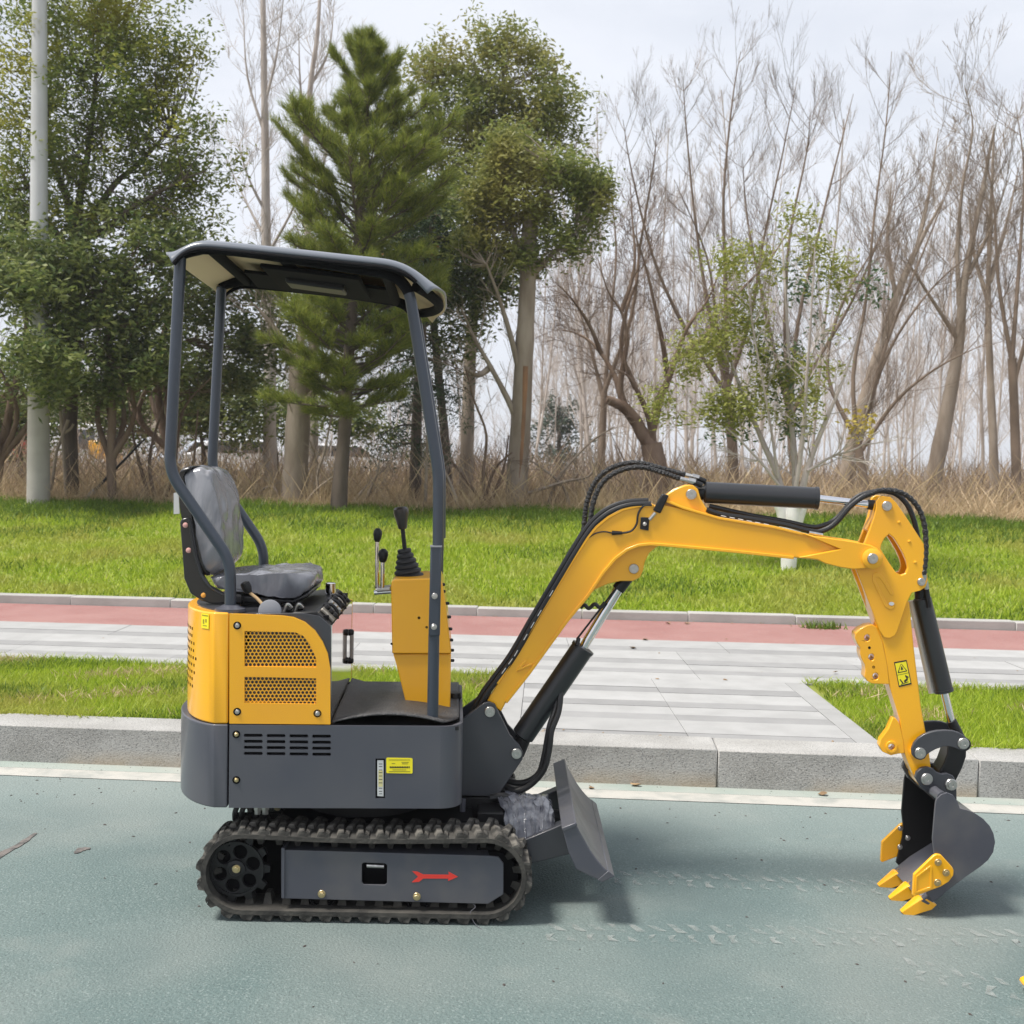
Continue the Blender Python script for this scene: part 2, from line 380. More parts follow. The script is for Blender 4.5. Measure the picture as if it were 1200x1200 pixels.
for y0, y1 in ((1.70, 2.55), (2.55, 3.40)):
    slab(0, y0, y1, ax(y0, 2), ax(y0, 2) + .13, EDGE, apron, ax(y1, 2), ax(y1, 2) + .13)
    slab(0, y0, y1, ax(y0, 0) - .13, ax(y0, 0), EDGE, apron, ax(y1, 0) - .13, ax(y1, 0))
REDP = mat('red coated path', (0.265, 0.105, 0.092), 0.9, col2=(0.31, 0.145, 0.128), vs=2.5, bump=0.4, bs=110)
speck(REDP, False)
sheet('red_path', -14, 14, 5.21, 6.46, PZ - 0.004, REDP)
EDGK = mat('pale path kerb', (0.32, 0.315, 0.295), 0.8, col2=(0.38, 0.37, 0.35), vs=5, bump=0.2, bs=60)
per_object(EDGK, .06)
pk = MB().box(Vector((0, 6.56, 0.12)), (14, 0.05, 0.05)).build('path_kerb', SOIL); tag(pk, kind='structure')
ks = MB().box(Vector((0, 0, 0.0)), (0.4985, 0.075, 0.09)).mesh('kerb_stone', EDGK)
for i in range(-14, 14):
    o = inst('kerb_stone', ks, pk, Matrix.Translation((i * 1.0 + 0.3, 6.545 + random.uniform(-.004, .004), 0.175 + random.uniform(-.005, .005)))); o.modifiers.new('bevel', 'BEVEL').width = 0.007

# lawns ------------------------------------------------------------
TURF = mat('turf base', (0.15, 0.20, 0.022), 0.95, col2=(0.22, 0.235, 0.045), vs=3, bump=0.6, bs=40)
def land_mesh(name, x0, x1, nx, ys, m, amp=0.0):
    vs = []; xs = np.linspace(x0, x1, nx)
    for y in ys:
        for x in xs:
            vs.append((x, y, gz(y) + amp * (math.sin(x * 1.3 + y) + math.sin(x * 2.9 - y * 1.7)) * min(1, max(0, (y - 7.2) / 2))))
    n = nx; fs = [(j * n + i, j * n + i + 1, (j + 1) * n + i + 1, (j + 1) * n + i) for j in range(len(ys) - 1) for i in range(n - 1)]
    return tag(MB().add(vs, fs).build(name, m, smooth=60), kind='structure')
land_mesh('lawn_ground', -24, 24, 90, [6.62, 6.95] + list(np.linspace(7.2, 13.6, 24)), TURF, 0.02)
BANK = mat('leaf litter soil', (0.26, 0.205, 0.135), 0.95, col2=(0.35, 0.29, 0.20), vs=1.2, bump=0.6, bs=18)
land_mesh('wood_floor', -300, 300, 60, [13.6, 16, 20, 30, 60, 120, 300, 800], BANK)
sheet('verge_left', -14, ax(2.5, 0) - .13, 1.70, 3.40, PZ - 0.012, TURF)
sheet('verge_right', ax(2.5, 2) + .10, 14, 1.70, 3.40, PZ - 0.012, TURF)
def leafmat2(*a, **k): return leafmat(*a, **k)
GRS = leafmat('grass blade', (0.25, 0.37, 0.022), (0.46, 0.55, 0.062), 0.48, dry=(0.42, 0.42, 0.09))
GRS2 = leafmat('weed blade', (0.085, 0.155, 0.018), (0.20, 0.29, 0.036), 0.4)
DRYG = leafmat('dry grass blade', (0.40, 0.29, 0.165), (0.60, 0.47, 0.30), 0.25)
def blades(name, xy, zf, hmin, hmax, wd, lean, m, parent_kind='stuff'):
    n = len(xy); x, y = xy[:, 0], xy[:, 1]
    z = zf(x, y); h = RNG.uniform(hmin, hmax, n); a = RNG.uniform(0, 2 * math.pi, n)
    lx, ly = RNG.normal(0, lean, n) * h, RNG.normal(0, lean, n) * h
    wx, wy = np.cos(a) * wd * RNG.uniform(.6, 1.3, n), np.sin(a) * wd * RNG.uniform(.6, 1.3, n)
    V = np.zeros((n, 4, 3))
    V[:, 0] = np.stack([x - wx, y - wy, z - .004], 1); V[:, 1] = np.stack([x + wx, y + wy, z - .004], 1)
    V[:, 2] = np.stack([x + wx * .6 + lx * .58, y + wy * .6 + ly * .58, z + h * .6], 1); V[:, 3] = np.stack([x + lx, y + ly, z + h], 1)
    o = bpy.data.objects.new(name, polymesh(name, V, m)); COL.objects.link(o); return tag(o, kind=parent_kind)
gzv = np.vectorize(gz)
def lawnz(x, y): return gzv(y) + 0.02 * (np.sin(x * 1.3 + y) + np.sin(x * 2.9 - y * 1.7)) * np.clip((y - 7.2) / 2, 0, 1)
def patchy(xy, k, keep):
    s = np.sin(xy[:, 0] * 3.1 * k + np.sin(xy[:, 1] * 4.3 * k)) + np.sin(xy[:, 1] * 5.1 * k - xy[:, 0] * 1.7 * k + 1) + RNG.normal(0, .8, len(xy))
    return xy[s > keep]
def flat(x, y): return np.full(len(x), PZ - .012)
vl = np.stack([RNG.uniform(-9.5, ax(2.5, 0) - .14, 88000), RNG.uniform(1.705, 3.42, 88000)], 1)
vr = np.stack([RNG.uniform(ax(2.5, 2) + .13, 9, 62000), RNG.uniform(1.705, 3.42, 62000)], 1)
vr = vr[vr[:, 0] > ax(vr[:, 1], 2) + .135]
vl = vl[vl[:, 0] < ax(vl[:, 1], 0) - .135]
tag(blades('grass', np.concatenate([vl, vr]), flat, .022, .060, .0036, .5, GRS), None)
tag(blades('grass', patchy(np.concatenate([vl, vr]), 1.2, 1.25), flat, .03, .06, .0045, .5, GRS2))
eg = np.concatenate([np.stack([RNG.uniform(-4.6, ax(1.7, 0) - .14, 2600), RNG.normal(1.70, .012, 2600)], 1), np.stack([RNG.uniform(ax(1.7, 2) + .13, 5.4, 1600), RNG.normal(1.70, .012, 1600)], 1), np.stack([RNG.uniform(-4.6, ax(3.4, 0) - .14, 1800), RNG.normal(3.41, .015, 1800)], 1), np.stack([RNG.uniform(ax(3.4, 2) + .13, 5.4, 1500), RNG.normal(3.41, .015, 1500)], 1)])
tag(blades('grass', patchy(eg, 2.0, -.4), flat, .03, .075, .0036, .75, GRS))
tag(blades('dead_grass', patchy(np.concatenate([vl, vr]), 1.7, 2.0), flat, .03, .07, .004, .8, DRYG))
bl = np.stack([RNG.uniform(-21, 19, 250000), 6.63 + 7.0 * RNG.uniform(0, 1, 250000) ** 1.1], 1)
tag(blades('grass', bl, lawnz, .03, .085, .011, .5, GRS))
tag(blades('grass', patchy(bl, .5, 1.7), lawnz, .04, .09, .012, .5, GRS2))
# a ragged border of weeds along the wood, thickened and darkened to paint tree shade
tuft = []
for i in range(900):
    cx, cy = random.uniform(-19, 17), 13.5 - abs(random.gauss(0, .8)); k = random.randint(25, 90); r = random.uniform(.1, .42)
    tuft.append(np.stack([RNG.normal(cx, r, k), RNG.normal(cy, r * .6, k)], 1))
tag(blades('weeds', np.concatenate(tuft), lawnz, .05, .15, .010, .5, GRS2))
# tall dry grass under the trees
dcl = []
for i in range(2400):
    k = int(RNG.integers(8, 50)); cx = RNG.uniform(-22, 22); cy = 13.45 + 11 * RNG.uniform(0, 1) ** 1.5; r = RNG.uniform(.08, .5)
    dcl.append(np.stack([RNG.normal(cx, r, k), np.maximum(13.2, RNG.normal(cy, r, k))], 1))
dg = np.concatenate(dcl)
dgz = lambda x, y: gzv(y)
for lo_, hi_, w_, ln_, part in ((.08, .42, .0045, .5, dg), (.2, .65, .0042, .4, dg[1::3]), (.5, 1.1, .0042, .45, dg[2::12])):
    tag(blades('dry_grass', part, dgz, lo_, hi_, w_, ln_, DRYG))
tag(blades('dry_litter', np.stack([RNG.uniform(-20, 20, 60000), 13.4 + 6 * RNG.uniform(0, 1, 60000) ** 1.5], 1), dgz, .04, .2, .0035, 1.2, DRYG))

UND = leafmat('brown undergrowth twig', (0.16, 0.115, 0.080), (0.34, 0.26, 0.19), .1)
def scatter(n, x0, x1, y0, y1, clumps, r):
    out = []
    for i in range(clumps):
        k = n // clumps; cx, cy = RNG.uniform(x0, x1), RNG.uniform(y0, y1)
        out.append(np.stack([RNG.normal(cx, r, k), np.clip(RNG.normal(cy, r, k), y0, y1 + 3)], 1))
    return np.concatenate(out)
tag(blades('undergrowth', scatter(11000, -26, 24, 13.9, 20, 450, .5), dgz, .15, .8, .004, .5, UND))
tag(blades('undergrowth', scatter(16000, -30, 34, 19, 34, 700, .7), dgz, .3, 1.2, .007, .4, UND))
tag(blades('undergrowth', scatter(6000, -26, 3, 17, 30, 400, .8), dgz, .5, 1.7, .006, .3, UND))
tag(blades('undergrowth', scatter(16000, -60, 70, 34, 75, 600, 1.2), dgz, .5, 2.0, .014, .3, UND))

# ================================================================== THE EXCAVATOR
EX = empty('mini_excavator', (0, 0, 0), 'yellow and grey mini excavator on rubber tracks, bucket resting on the road', 'excavator')

def bolt_mesh(m, washer=None):
    mb = MB().lathe(Vector((0, 0, 0)), (0, -1, 0), [(0, 1.0), (.22, 1.0), (.30, .93)], 18)
    mb.lathe(Vector((0, -.30, 0)), (0, -1, 0), [(0, .68), (.42, .68), (.52, .55)], 6)
    return mb.mesh('bolt', m, smooth=30)
def pin_mesh(m):
    return MB().lathe(Vector((0, 0, 0)), (0, -1, 0), [(0, 1.0), (.30, 1.0), (.42, .90), (.42, .66), (.62, .62), (.62, .30), (.52, .26)], 22).mesh('pin', m, smooth=30)
BOLT_S = bolt_mesh(STL); BOLT_B = bolt_mesh(BRS); PIN_S = pin_mesh(STL)
PLUG_P = MB().lathe(Vector((0, 0, 0)), (0, -1, 0), [(0, 1), (.5, .9), (.7, .5)], 14).mesh('plug', PINK); PLUG_O = MB().lathe(Vector((0, 0, 0)), (0, -1, 0), [(0, 1), (.6, .95), (.8, .5)], 8).mesh('plug', ORG)
RECESS = MB().lathe(Vector((0, 0, 0)), (0, -1, 0), [(0, 1.0), (.12, 1.0), (.12, .78), (-.05, .76)], 18).mesh('socket', DARK)
def fix(me, fr, px, py, v, rpx, parent, name='bolt'):
    """bolt, pin or plug: real object on the plane v, sized from its radius in photo pixels"""
    c = fr.p(px, py, v); r = rpx * pxm(c)
    return inst(name, me, parent, Matrix.Translation(c) @ Matrix.Rotation(fr.a, 4, 'Z') @ Matrix.Rotation(random.uniform(0, 1), 4, 'Y') @ Matrix.Diagonal((r, r, r, 1)))

# ---------------------------------------------------------------- undercarriage (near side, then copied to the far side)
UY = -0.45
under = []
RB, TH, CU0, CU1, CW_ = 0.149, 0.020, -0.354, 0.510, 0.148
def loop_pts(R, na=14):
    out = []
    for i in range(na + 1):
        a = math.pi / 2 + math.pi * i / na; out.append((CU0 + R * math.cos(a), CW_ + R * math.sin(a)))
    for i in range(1, 9): out.append((CU0 + (CU1 - CU0) * i / 9, CW_ - R))
    for i in range(na + 1):
        a = -math.pi / 2 + math.pi * i / na; out.append((CU1 + R * math.cos(a), CW_ + R * math.sin(a)))
    for i in range(1, 9):                                    # the top run sags a little
        t = i / 9; out.append((CU1 - (CU1 - CU0) * t, CW_ + R - 0.010 * math.sin(math.pi * t)))
    return out
lo, li = loop_pts(RB), loop_pts(RB - TH); n = len(lo)
mb = MB(); V = []
for (u0, w0), (u1, w1) in zip(lo, li):
    V += [UF.w(u0, UY + .006, w0), UF.w(u0, UY + .174, w0), UF.w(u1, UY + .180, w1), UF.w(u1, UY, w1), UF.w(u0 * .8 + u1 * .2, UY, w0 * .8 + w1 * .2), UF.w(u0 * .8 + u1 * .2, UY + .18, w0 * .8 + w1 * .2)]
order = [0, 1, 5, 2, 3, 4]; Fs = []
for i in range(n):
    j = (i + 1) % n
    for k in range(6):
        a, b = order[k], order[(k + 1) % 6]; Fs.append((i * 6 + a, i * 6 + b, j * 6 + b, j * 6 + a))
belt = mb.add(V, Fs).build('rubber_track', TRK, EX); under.append(belt)
lug = MB()
def lugshape(sk):
    m = MB(); b, t, h = .018, .009, .017
    vs = [(-b, -.052, -.004), (b, -.052, -.004), (b + sk, .05, -.004), (-b + sk, .05, -.004), (-t, -.050, h), (t, -.050, h), (t + sk * .8, .046, h * .9), (-t + sk * .8, .046, h * .9)]
    m.add(vs, [(0, 3, 2, 1), (4, 5, 6, 7), (0, 1, 5, 4), (1, 2, 6, 5), (2, 3, 7, 6), (3, 0, 4, 7)])
    m.add([(-b - .012, -.0525, -.003), (-b + .004, -.0525, -.003), (-b + .004, .01, -.003), (-b - .012, .0, -.003), (-b - .008, -.051, .009), (-t - .004, -.051, .016), (-t - .004, .0, .014), (-b - .008, -.004, .008)], [(0, 3, 2, 1), (4, 5, 6, 7), (0, 1, 5, 4), (1, 2, 6, 5), (2, 3, 7, 6), (3, 0, 4, 7)])
    return m.mesh('lug', TRK2, smooth=0)
LUGA = lugshape(.02)
gm = MB(); gm.add([(-.016, -.028, 0), (.016, -.028, 0), (.016, .028, 0), (-.016, .028, 0), (-.009, -.022, .040), (.009, -.022, .040), (.009, .022, .040), (-.009, .022, .040)], [(0, 3, 2, 1), (4, 5, 6, 7), (0, 1, 5, 4), (1, 2, 6, 5), (2, 3, 7, 6), (3, 0, 4, 7)])
GUIDE = gm.mesh('guide_tooth', TRK, smooth=0)
def along(R, s):
    """point, tangent and outward normal at arc length s of the loop"""
    st, ar = CU1 - CU0, math.pi * R; per = 2 * (st + ar); s %= per
    if s < ar: a = math.pi / 2 + s / R; return (CU0 + R * math.cos(a), CW_ + R * math.sin(a)), (-math.sin(a), math.cos(a)), (math.cos(a), math.sin(a))
    s -= ar
    if s < st: return (CU0 + s, CW_ - R), (1, 0), (0, -1)
    s -= st
    if s < ar: a = -math.pi / 2 + s / R; return (CU1 + R * math.cos(a), CW_ + R * math.sin(a)), (-math.sin(a), math.cos(a)), (math.cos(a), math.sin(a))
    s -= ar; t = s / st
    return (CU1 - s, CW_ + R - .010 * math.sin(math.pi * t)), (-1, 0), (0, 1)
def frame_m(p, v, tx, nm, flip=1):
    X = UF.X * tx[0] + _z * tx[1]; Z = (UF.X * nm[0] + _z * nm[1]); Y = Z.cross(X) * 1.0
    return Matrix.Translation(UF.w(p[0], v, p[1])) @ Matrix((( X.x, Y.x, Z.x, 0), (X.y, Y.y, Z.y, 0), (X.z, Y.z, Z.z, 0), (0, 0, 0, 1)))
NL = 38; per = 2 * (CU1 - CU0 + math.pi * RB)
for i in range(NL):
    p, tx, nm = along(RB, per * i / NL)
    inst('lug', LUGA, belt, frame_m(p, UY + .053, tx, nm) @ Matrix.Rotation(math.pi, 4, 'Z') @ Matrix.Diagonal((-1, 1, 1, 1)) if False else frame_m(p, UY + .053, tx, nm) @ Matrix.Diagonal((1, -1 if (UF.Y.dot(frame_m(p, 0, tx, nm).to_3x3() @ Vector((0, 1, 0))) < 0) else 1, 1, 1)))
    p, tx, nm = along(RB, per * (i + .5) / NL)
    inst('lug', LUGA, belt, frame_m(p, UY + .180 - .053, tx, nm) @ Matrix.Diagonal((1, 1 if (UF.Y.dot(frame_m(p, 0, tx, nm).to_3x3() @ Vector((0, 1, 0))) < 0) else -1, 1, 1)))
    p, tx, nm = along(RB - TH, per * i / NL * (RB - TH) / RB if False else (2 * (CU1 - CU0 + math.pi * (RB - TH))) * (i + .25) / NL)
    inst('guide_tooth', GUIDE, belt, frame_m(p, UY + .09, tx, (-nm[0], -nm[1])))
# sprocket
sc_ = UF.p(277, 1018, UY + .05); ax_ = UF.Y
def ring_pts(c, fr, r, n, a0=0): return [c + fr.X * (r * math.cos(a0 + 2 * math.pi * i / n)) + _z * (r * math.sin(a0 + 2 * math.pi * i / n)) for i in range(n)]
outer = []
NT = 11
for i in range(NT):
    for da, r in ((-.16, .098), (-.10, .122), (.10, .122), (.16, .098)):
        a = 2 * math.pi * i / NT + da; outer.append(sc_ + UF.X * (r * math.cos(a)) + _z * (r * math.sin(a)))
holes = [ring_pts(sc_ + UF.X * (.062 * math.cos(2 * math.pi * (k + .3) / 6)) + _z * (.062 * math.sin(2 * math.pi * (k + .3) / 6)), UF, .025, 14) for k in range(6)]
spr = MB().prism(outer, UF.Y * .022, holes).build('sprocket', BLK, EX, bevel=.002); under.append(spr)
h = MB().lathe(sc_, -UF.Y, [(0, .034), (.012, .034), (.016, .022), (.02, .02)], 18).build('hub', BLK, spr)
fix(BOLT_B, UF, 277, 1018, UY + .034, 5, spr)
rim = MB(); 
for ra, rb in ((.094, .100),):
    a_, b_ = ring_pts(sc_ - UF.Y * .006, UF, rb, 30), ring_pts(sc_ - UF.Y * .006, UF, ra - .004, 30)
    rim.prism(a_, UF.Y * .006, [b_])
rim.build('rim', BLK, spr)
mt = MB().lathe(sc_ + UF.Y * .03, UF.Y, [(0, .085), (.18, .085), (.18, .06), (.2, .06)], 24).build('drive_motor', DARK, EX); under.append(mt)
# idler wheel
ic = UF.p(578, 1029, UY + .05)
idl = MB().lathe(ic + UF.Y * .02, -UF.Y, [(-.07, .085), (-.07, .108), (-.02, .108), (-.02, .09), (0, .088), (.006, .06), (.012, .035), (.03, .033), (.033, .02)], 30).build('idler_wheel', DARK, EX); under.append(idl)
# track frame
fo = [(333, 996), (572, 1003), (584, 1004), (590, 1012), (590, 1048), (572, 1059.5), (333, 1053)]
hole = [(426, 1011), (451, 1012), (453.5, 1014), (453.5, 1035), (451, 1037), (426, 1036.5), (424, 1034), (424, 1013)]
tf = MB().ext(UF, fo, UY + .022, UY + .030, [hole])
tf.ext(UF, [(333, 996), (572, 1003), (574, 1009), (333, 1003)], UY + .030, UY + .17)
tf = tf.build('track_frame', GRYD, EX, bevel=.003); under.append(tf)
fl = MB().ext(UF, [(329.5, 994), (333.5, 994), (333.5, 1053), (329.5, 1053)], UY + .016, UY + .17).build('end_flange', GRY, tf, bevel=.002)
MB().ext(UF, [(333, 1003), (572, 1010), (572, 1050), (333, 1045)], UY + .09, UY + .16).build('inner_beam', DARK, tf)
tp = MB().ext(UF, [(420, 1003), (455, 1004), (455, 1022), (420, 1022)], UY + .06, UY + .085).build('tensioner', DARK, tf); MB().tube([UF.p(430, 1014, UY + .05), UF.p(450, 1015, UY + .05)], .008).build('grease_fitting', STL, tf)
MB().ext(UF, [(483, 1021), (489, 1021.5), (496, 1024.8), (526, 1025.2), (525.5, 1021.5), (536.5, 1027.5), (525, 1032.5), (525.5, 1029.6), (496, 1029.5), (491, 1033.5), (482.5, 1034), (490, 1027.5)], UY + .0205, UY + .022).build('direction_arrow', RED, tf, smooth=0)
for x, y in ((377, 1047.5), (488.5, 1050.5)): fix(BOLT_B, UF, x, y, UY + .022, 4.6, tf)
for x, y in ((377, 1056), (490, 1059)):
    c = UF.p(x, y - 4, UY + .05)
    r_ = MB().lathe(c + UF.Y * .1, -UF.Y, [(0, .050), (.085, .050), (.09, .046), (.09, .038), (.082, .036), (.082, .02)], 24).build('track_roller', DARK, EX); under.append(r_)
wirep = smooth_path([UF.p(553, 1058, UY + .03), UF.p(557, 1063, UY + .02), UF.p(551, 1070, UY + .01), UF.p(558, 1084, UY - .01), UF.p(570, 1092, UY - .04)])
for o in list(under):                                       # far side
    c = o.copy(); COL.objects.link(c); c.parent = EX
    flip = UF.Y * 0.72 + _z * 0.008
    c.location = o.location + flip
    for ch in list(o.children):
        d = ch.copy(); COL.objects.link(d); d.parent = c
MB().tube(wirep, .0012, 6).build('loose_wire', GRY, EX)
for dv in (0, .70 - .36):
    pts = [UF.p(x, y, UY + .166) + UF.Y * dv for x, y in ((252, 985), (350, 984), (600, 990), (606, 1045), (560, 1066), (300, 1061), (256, 1050))]
    MB().prism(pts, UF.Y * .01).build('track_dark_fill', DARK, EX)  # added dark sheet, fills the see-through gap inside the track loop
# centre frame and swing bearing
MB().box(UF.w(.09, 0, .235), (.36, .27, .06), UF.X, UF.Y).build('chassis_frame', DARK, EX, bevel=.01)
MB().lathe(UF.w(.03, 0, .29), (0, 0, 1), [(0, .24), (.05, .24), (.05, .21), (.085, .21), (.085, .26), (.1, .26)], 36).build('swing_bearing', BLK, EX)
hb = MB()
for x in (278, 286, 304, 313): hb.tube(smooth_path([BF.p(x, 944, -.30), BF.p(x - 3, 955, -.30), BF.p(x - 1, 968, -.26)]), .010, 8)
hb.build('hydraulic_hose', RUB, EX)
fm = MB()
for x in (302, 311): fm.lathe(BF.p(x, 950, -.31), (0, 0, 1), [(-.012, .012), (.004, .012), (.004, .015), (.018, .015)], 6)
fm.build('hose_fitting', STL, EX)
# dozer blade
bp = [(659, 971), (674.5, 965), (679, 974), (686, 986.5), (692, 997), (700, 1008), (708.5, 1017.5), (719, 1026), (712, 1030), (705, 1033), (690, 1026.5), (675, 1019), (666.5, 1000)]
DB = MB().ext(UF, bp, -.44, .44).build('dozer_blade', GRYD, EX, bevel=.004)
# a stiffening lip along the top and wear edge below
MB().ext(UF, [(658, 970.5), (675, 963.8), (677, 967.5), (660, 975)], -.447, .447).build('top_lip', GRYD, DB, bevel=.003)
MB().ext(UF, [(713, 1020.5), (720.5, 1027), (706, 1034), (700, 1031.5)], -.442, .442).build('cutting_edge', GRYD, DB, bevel=.002)
for v in (-.26, .20):
    pts = [UF.p(x, y, -.26) for x, y in ((596, 992), (659, 966), (668, 1001), (596, 1019))]
    pts = [p + UF.Y * (v + .26) for p in pts]
    MB().prism(pts, UF.Y * .06).build('blade_arm', DGR, EX, bevel=.004)
MB().tube([UF.w(.55, 0, .27), UF.w(.80, 0, .23)], .032, 14).build('blade_cylinder', CYL, EX)
MB().box(UF.w(.52, 0, .26), (.05, .2, .05), UF.X, UF.Y).build('blade_mount', BLK, EX, bevel=.006)

# ---------------------------------------------------------------- lower body
VN = -0.42
zb, zt = 0.383, 0.679
uA, uB, uF0, uF1 = BF.uv(267, 946, VN)[0], BF.uv(250, 946, VN)[0], BF.uv(515, 949, VN)[0], BF.uv(541, 940, -.33)[0]
uRear = BF.uv(215, 925, -.2)[0]
def rear_curve(ub, vn, uext, n=12):
    """from the near corner round the back to the far corner"""
    a = (ub - uext) / (1 - 0.48 ** 2.2 * .62) if False else (ub - uext) / .80
    out = []
    for i in range(n + 1):
        t = math.radians(90 * i / n); t2 = math.radians(16) + t * (74 / 90)
        s0 = math.sin(math.radians(16)); c0 = math.cos(math.radians(16))
        out.append((ub - a * (math.sin(t2) - s0) / (1 - s0), vn * math.cos(t2) / c0))
    return out
def rear_full(ub, vn, uext):
    q = rear_curve(ub, vn, uext); return q + [(u, -v) for u, v in q[-2::-1]]
def front_round(u0, u1, vn):
    r = []
    for i in range(9):
        t = math.radians(90 * i / 8); r.append((u0 + (u1 - u0) * math.sin(t), vn + (1 - math.cos(t)) * (u1 - u0) * 1.05))
    return r
rear = rear_full(uB, VN, uRear)
fr_ = front_round(uF0, uF1, VN); front = fr_ + [(u, -v) for u, v in fr_[::-1]]
# counterweight
def wrap(outl, inner, z0, z1):
    return MB().prism([BF.w(u, v, z0) for u, v in outl], Vector((0, 0, z1 - z0)))
cw = [(uA - .003, VN)] + rear + [(uA - .003, -VN)]
CW = wrap(cw, 0, zb, zt + .001).build('counterweight', GRY, EX, bevel=.005, seg=3, smooth=50)
bodyo = [(uA + .003, VN)] + front + [(uA + .003, -VN)]
# side wall with louvre slots, made as its own panel in front of a dark inside
LB = wrap([(uA + .004, VN + .012)] + [(u - .002 if u > uF0 + .01 else u, v + .0121 if v < -.40 else v) for u, v in front] + [(uA + .004, -VN)], 0, zb + .004, zt - .030).build('lower_body', DARK, EX)
slots = []
for c in range(4):
    for r in range(4):
        x0, x1 = 285.5 + c * 26.7, 308 + c * 26.7; yc = 861.8 + r * 7.05 + c * .35
        slots.append([(x0 + 1.2, yc - 1.9), (x1 - 1.2, yc - 1.8), (x1, yc), (x1 - 1.2, yc + 1.9), (x0 + 1.2, yc + 1.8), (x0, yc)])
gauge_h = [(440, 889), (451, 889), (451, 936), (440, 935.5)]
yb0, yb1 = [proj for proj in ((946.2, 949.2),)][0]
pan = [BF.w(uA + .003, VN, zb), BF.w(uA + .003, VN, zt), BF.w(uF0, VN, zt), BF.w(uF0, VN, zb)]
sp = MB().prism(pan, BF.Y * .012, [[BF.p(x, y, VN) for x, y in h_] for h_ in slots + [gauge_h]])
SP = sp.build('side_panel', GRY, LB)
# rounded front wall as a bent sheet
fw = MB(); k = len(front); inn = [(u - .012 if abs(v) < .40 else u, v * .972) for u, v in front]
Vv = [BF.w(u, v, z) for z in (zb, zt) for u, v in front] + [BF.w(u, v, z) for z in (zb, zt) for u, v in inn]
Ff = []
for i in range(k - 1):
    Ff += [(i, i + 1, k + i + 1, k + i), (2 * k + i, 3 * k + i, 3 * k + i + 1, 2 * k + i + 1), (k + i, k + i + 1, 3 * k + i + 1, 3 * k + i), (i, 2 * k + i, 2 * k + i + 1, i + 1)]
fw.add(Vv, Ff).build('front_panel', GRY, LB, smooth=60)
MB().box(BF.w((uA + uF1) / 2, 0, zt - .012), ((uF1 - uA) / 2 - .015, .40, .006), BF.X, BF.Y).build('floor_plate', BLK, LB)
MB().box(BF.w((uA + uF0) / 2, -VN - .006, (zb + zt) / 2), ((uF0 - uA) / 2, .006, (zt - zb) / 2), BF.X, BF.Y).build('far_side_panel', GRY, LB)
g = MB().ext(BF, gauge_h, VN + .010, VN + .0115).build('gauge_recess', DARK, LB)
g = MB().ext(BF, [(442, 891), (449.5, 891), (449.5, 933.5), (442, 933)], VN + .004, VN + .009).build('level_gauge', LABW, LB, bevel=.001)
MB().ext(BF, [(443.5, 903), (448.5, 903), (448.5, 922), (443.5, 922)], VN + .003, VN + .004).build('sight_glass', mat('gauge window', (.66, .60, .30), .2), g)
mk = MB()
for y in (895, 898, 902, 905, 909, 913, 917, 923.5, 927, 930): mk.ext(BF, [(444, y), (448, y), (448, y + .7), (444, y + .7)], VN + .0025, VN + .003)
tag(mk.build('scale_marks', LABK, g), kind='stuff')
yl = MB().ext(BF, circ(0, 0, 1, 4) and [(453.5, 888), (482.5, 888.5), (483.5, 889.5), (483.5, 905.5), (482.5, 906.5), (453.5, 906), (452.7, 905), (452.7, 889)], VN - .0015, VN).build('warning_plate', LABY, LB)
mk = MB()
for x0, x1, y in ((455.5, 480.5, 890.3), (455.5, 480.5, 904), (459, 463, 894.5), (470.5, 479, 893.2), (471, 478, 894.9), (456, 480, 898.6), (458, 478, 899.4), (460, 476, 902)): mk.ext(BF, [(x0, y), (x1, y), (x1, y + .45), (x0, y + .45)], VN - .002, VN - .0014)
for x in range(457, 480, 2): mk.ext(BF, [(x, 898.1), (x + 1.2, 898.1), (x + 1, 900.2), (x, 900.2)], VN - .002, VN - .0014)
tag(mk.build('print', LABK, yl), kind='stuff')
for x, y in ((277, 860.5), (277, 914)): fix(RECESS, BF, x, y, VN, 4.6, LB, 'socket'); fix(BOLT_B, BF, x, y, VN + .001, 2.7, LB)

# ---------------------------------------------------------------- engine cover
VE = -0.415
zE = BF.uv(268, 718, VE)[1]; zE0 = zt + .003
uE = BF.uv(387.5, 800, VE)[0]
rc = [(uA - .004, VE)] + rear_full(BF.uv(250, 846, VE)[0], VE, BF.uv(222, 830, -.2)[0]) + [(uA - .004, -VE)]
EC = MB().prism([BF.w(u, v, zE0) for u, v in rc], Vector((0, 0, zE - zE0))).build('engine_cover', YEL, EX, bevel=.006, seg=3, smooth=50)
rec = [(u + .03 if u < uB - .02 else u, v * .93) for u, v in rc]
MB().prism([BF.w(u, v, zE + .0005) for u, v in rec], Vector((0, 0, .004))).build('top_cap', DGR, EC, smooth=50)
side = [(268.7, 848), (268.7, 719), (300, 720.2), (330, 721.5), (344, 723.5), (357, 729), (369, 739), (378, 752), (384, 766), (387, 784), (387.2, 849)]
g1 = [(286.5, 739.5), (346, 741), (355, 745), (362, 753), (367, 763), (370.5, 772), (370.5, 782), (286.5, 781)]
g2 = [(286.5, 793), (370.5, 795), (370.5, 825), (286.5, 823.5)]
YP = MB().ext(BF, side, VE, VE + .012, [g1, g2]).build('engine_side_panel', YEL, EX, bevel=.002)
def inside(p, poly):
    c = False; j = len(poly) - 1
    for i in range(len(poly)):
        if (poly[i][1] > p[1]) != (poly[j][1] > p[1]) and p[0] < (poly[j][0] - poly[i][0]) * (p[1] - poly[i][1]) / (poly[j][1] - poly[i][1]) + poly[i][0]: c = not c
        j = i
    return c
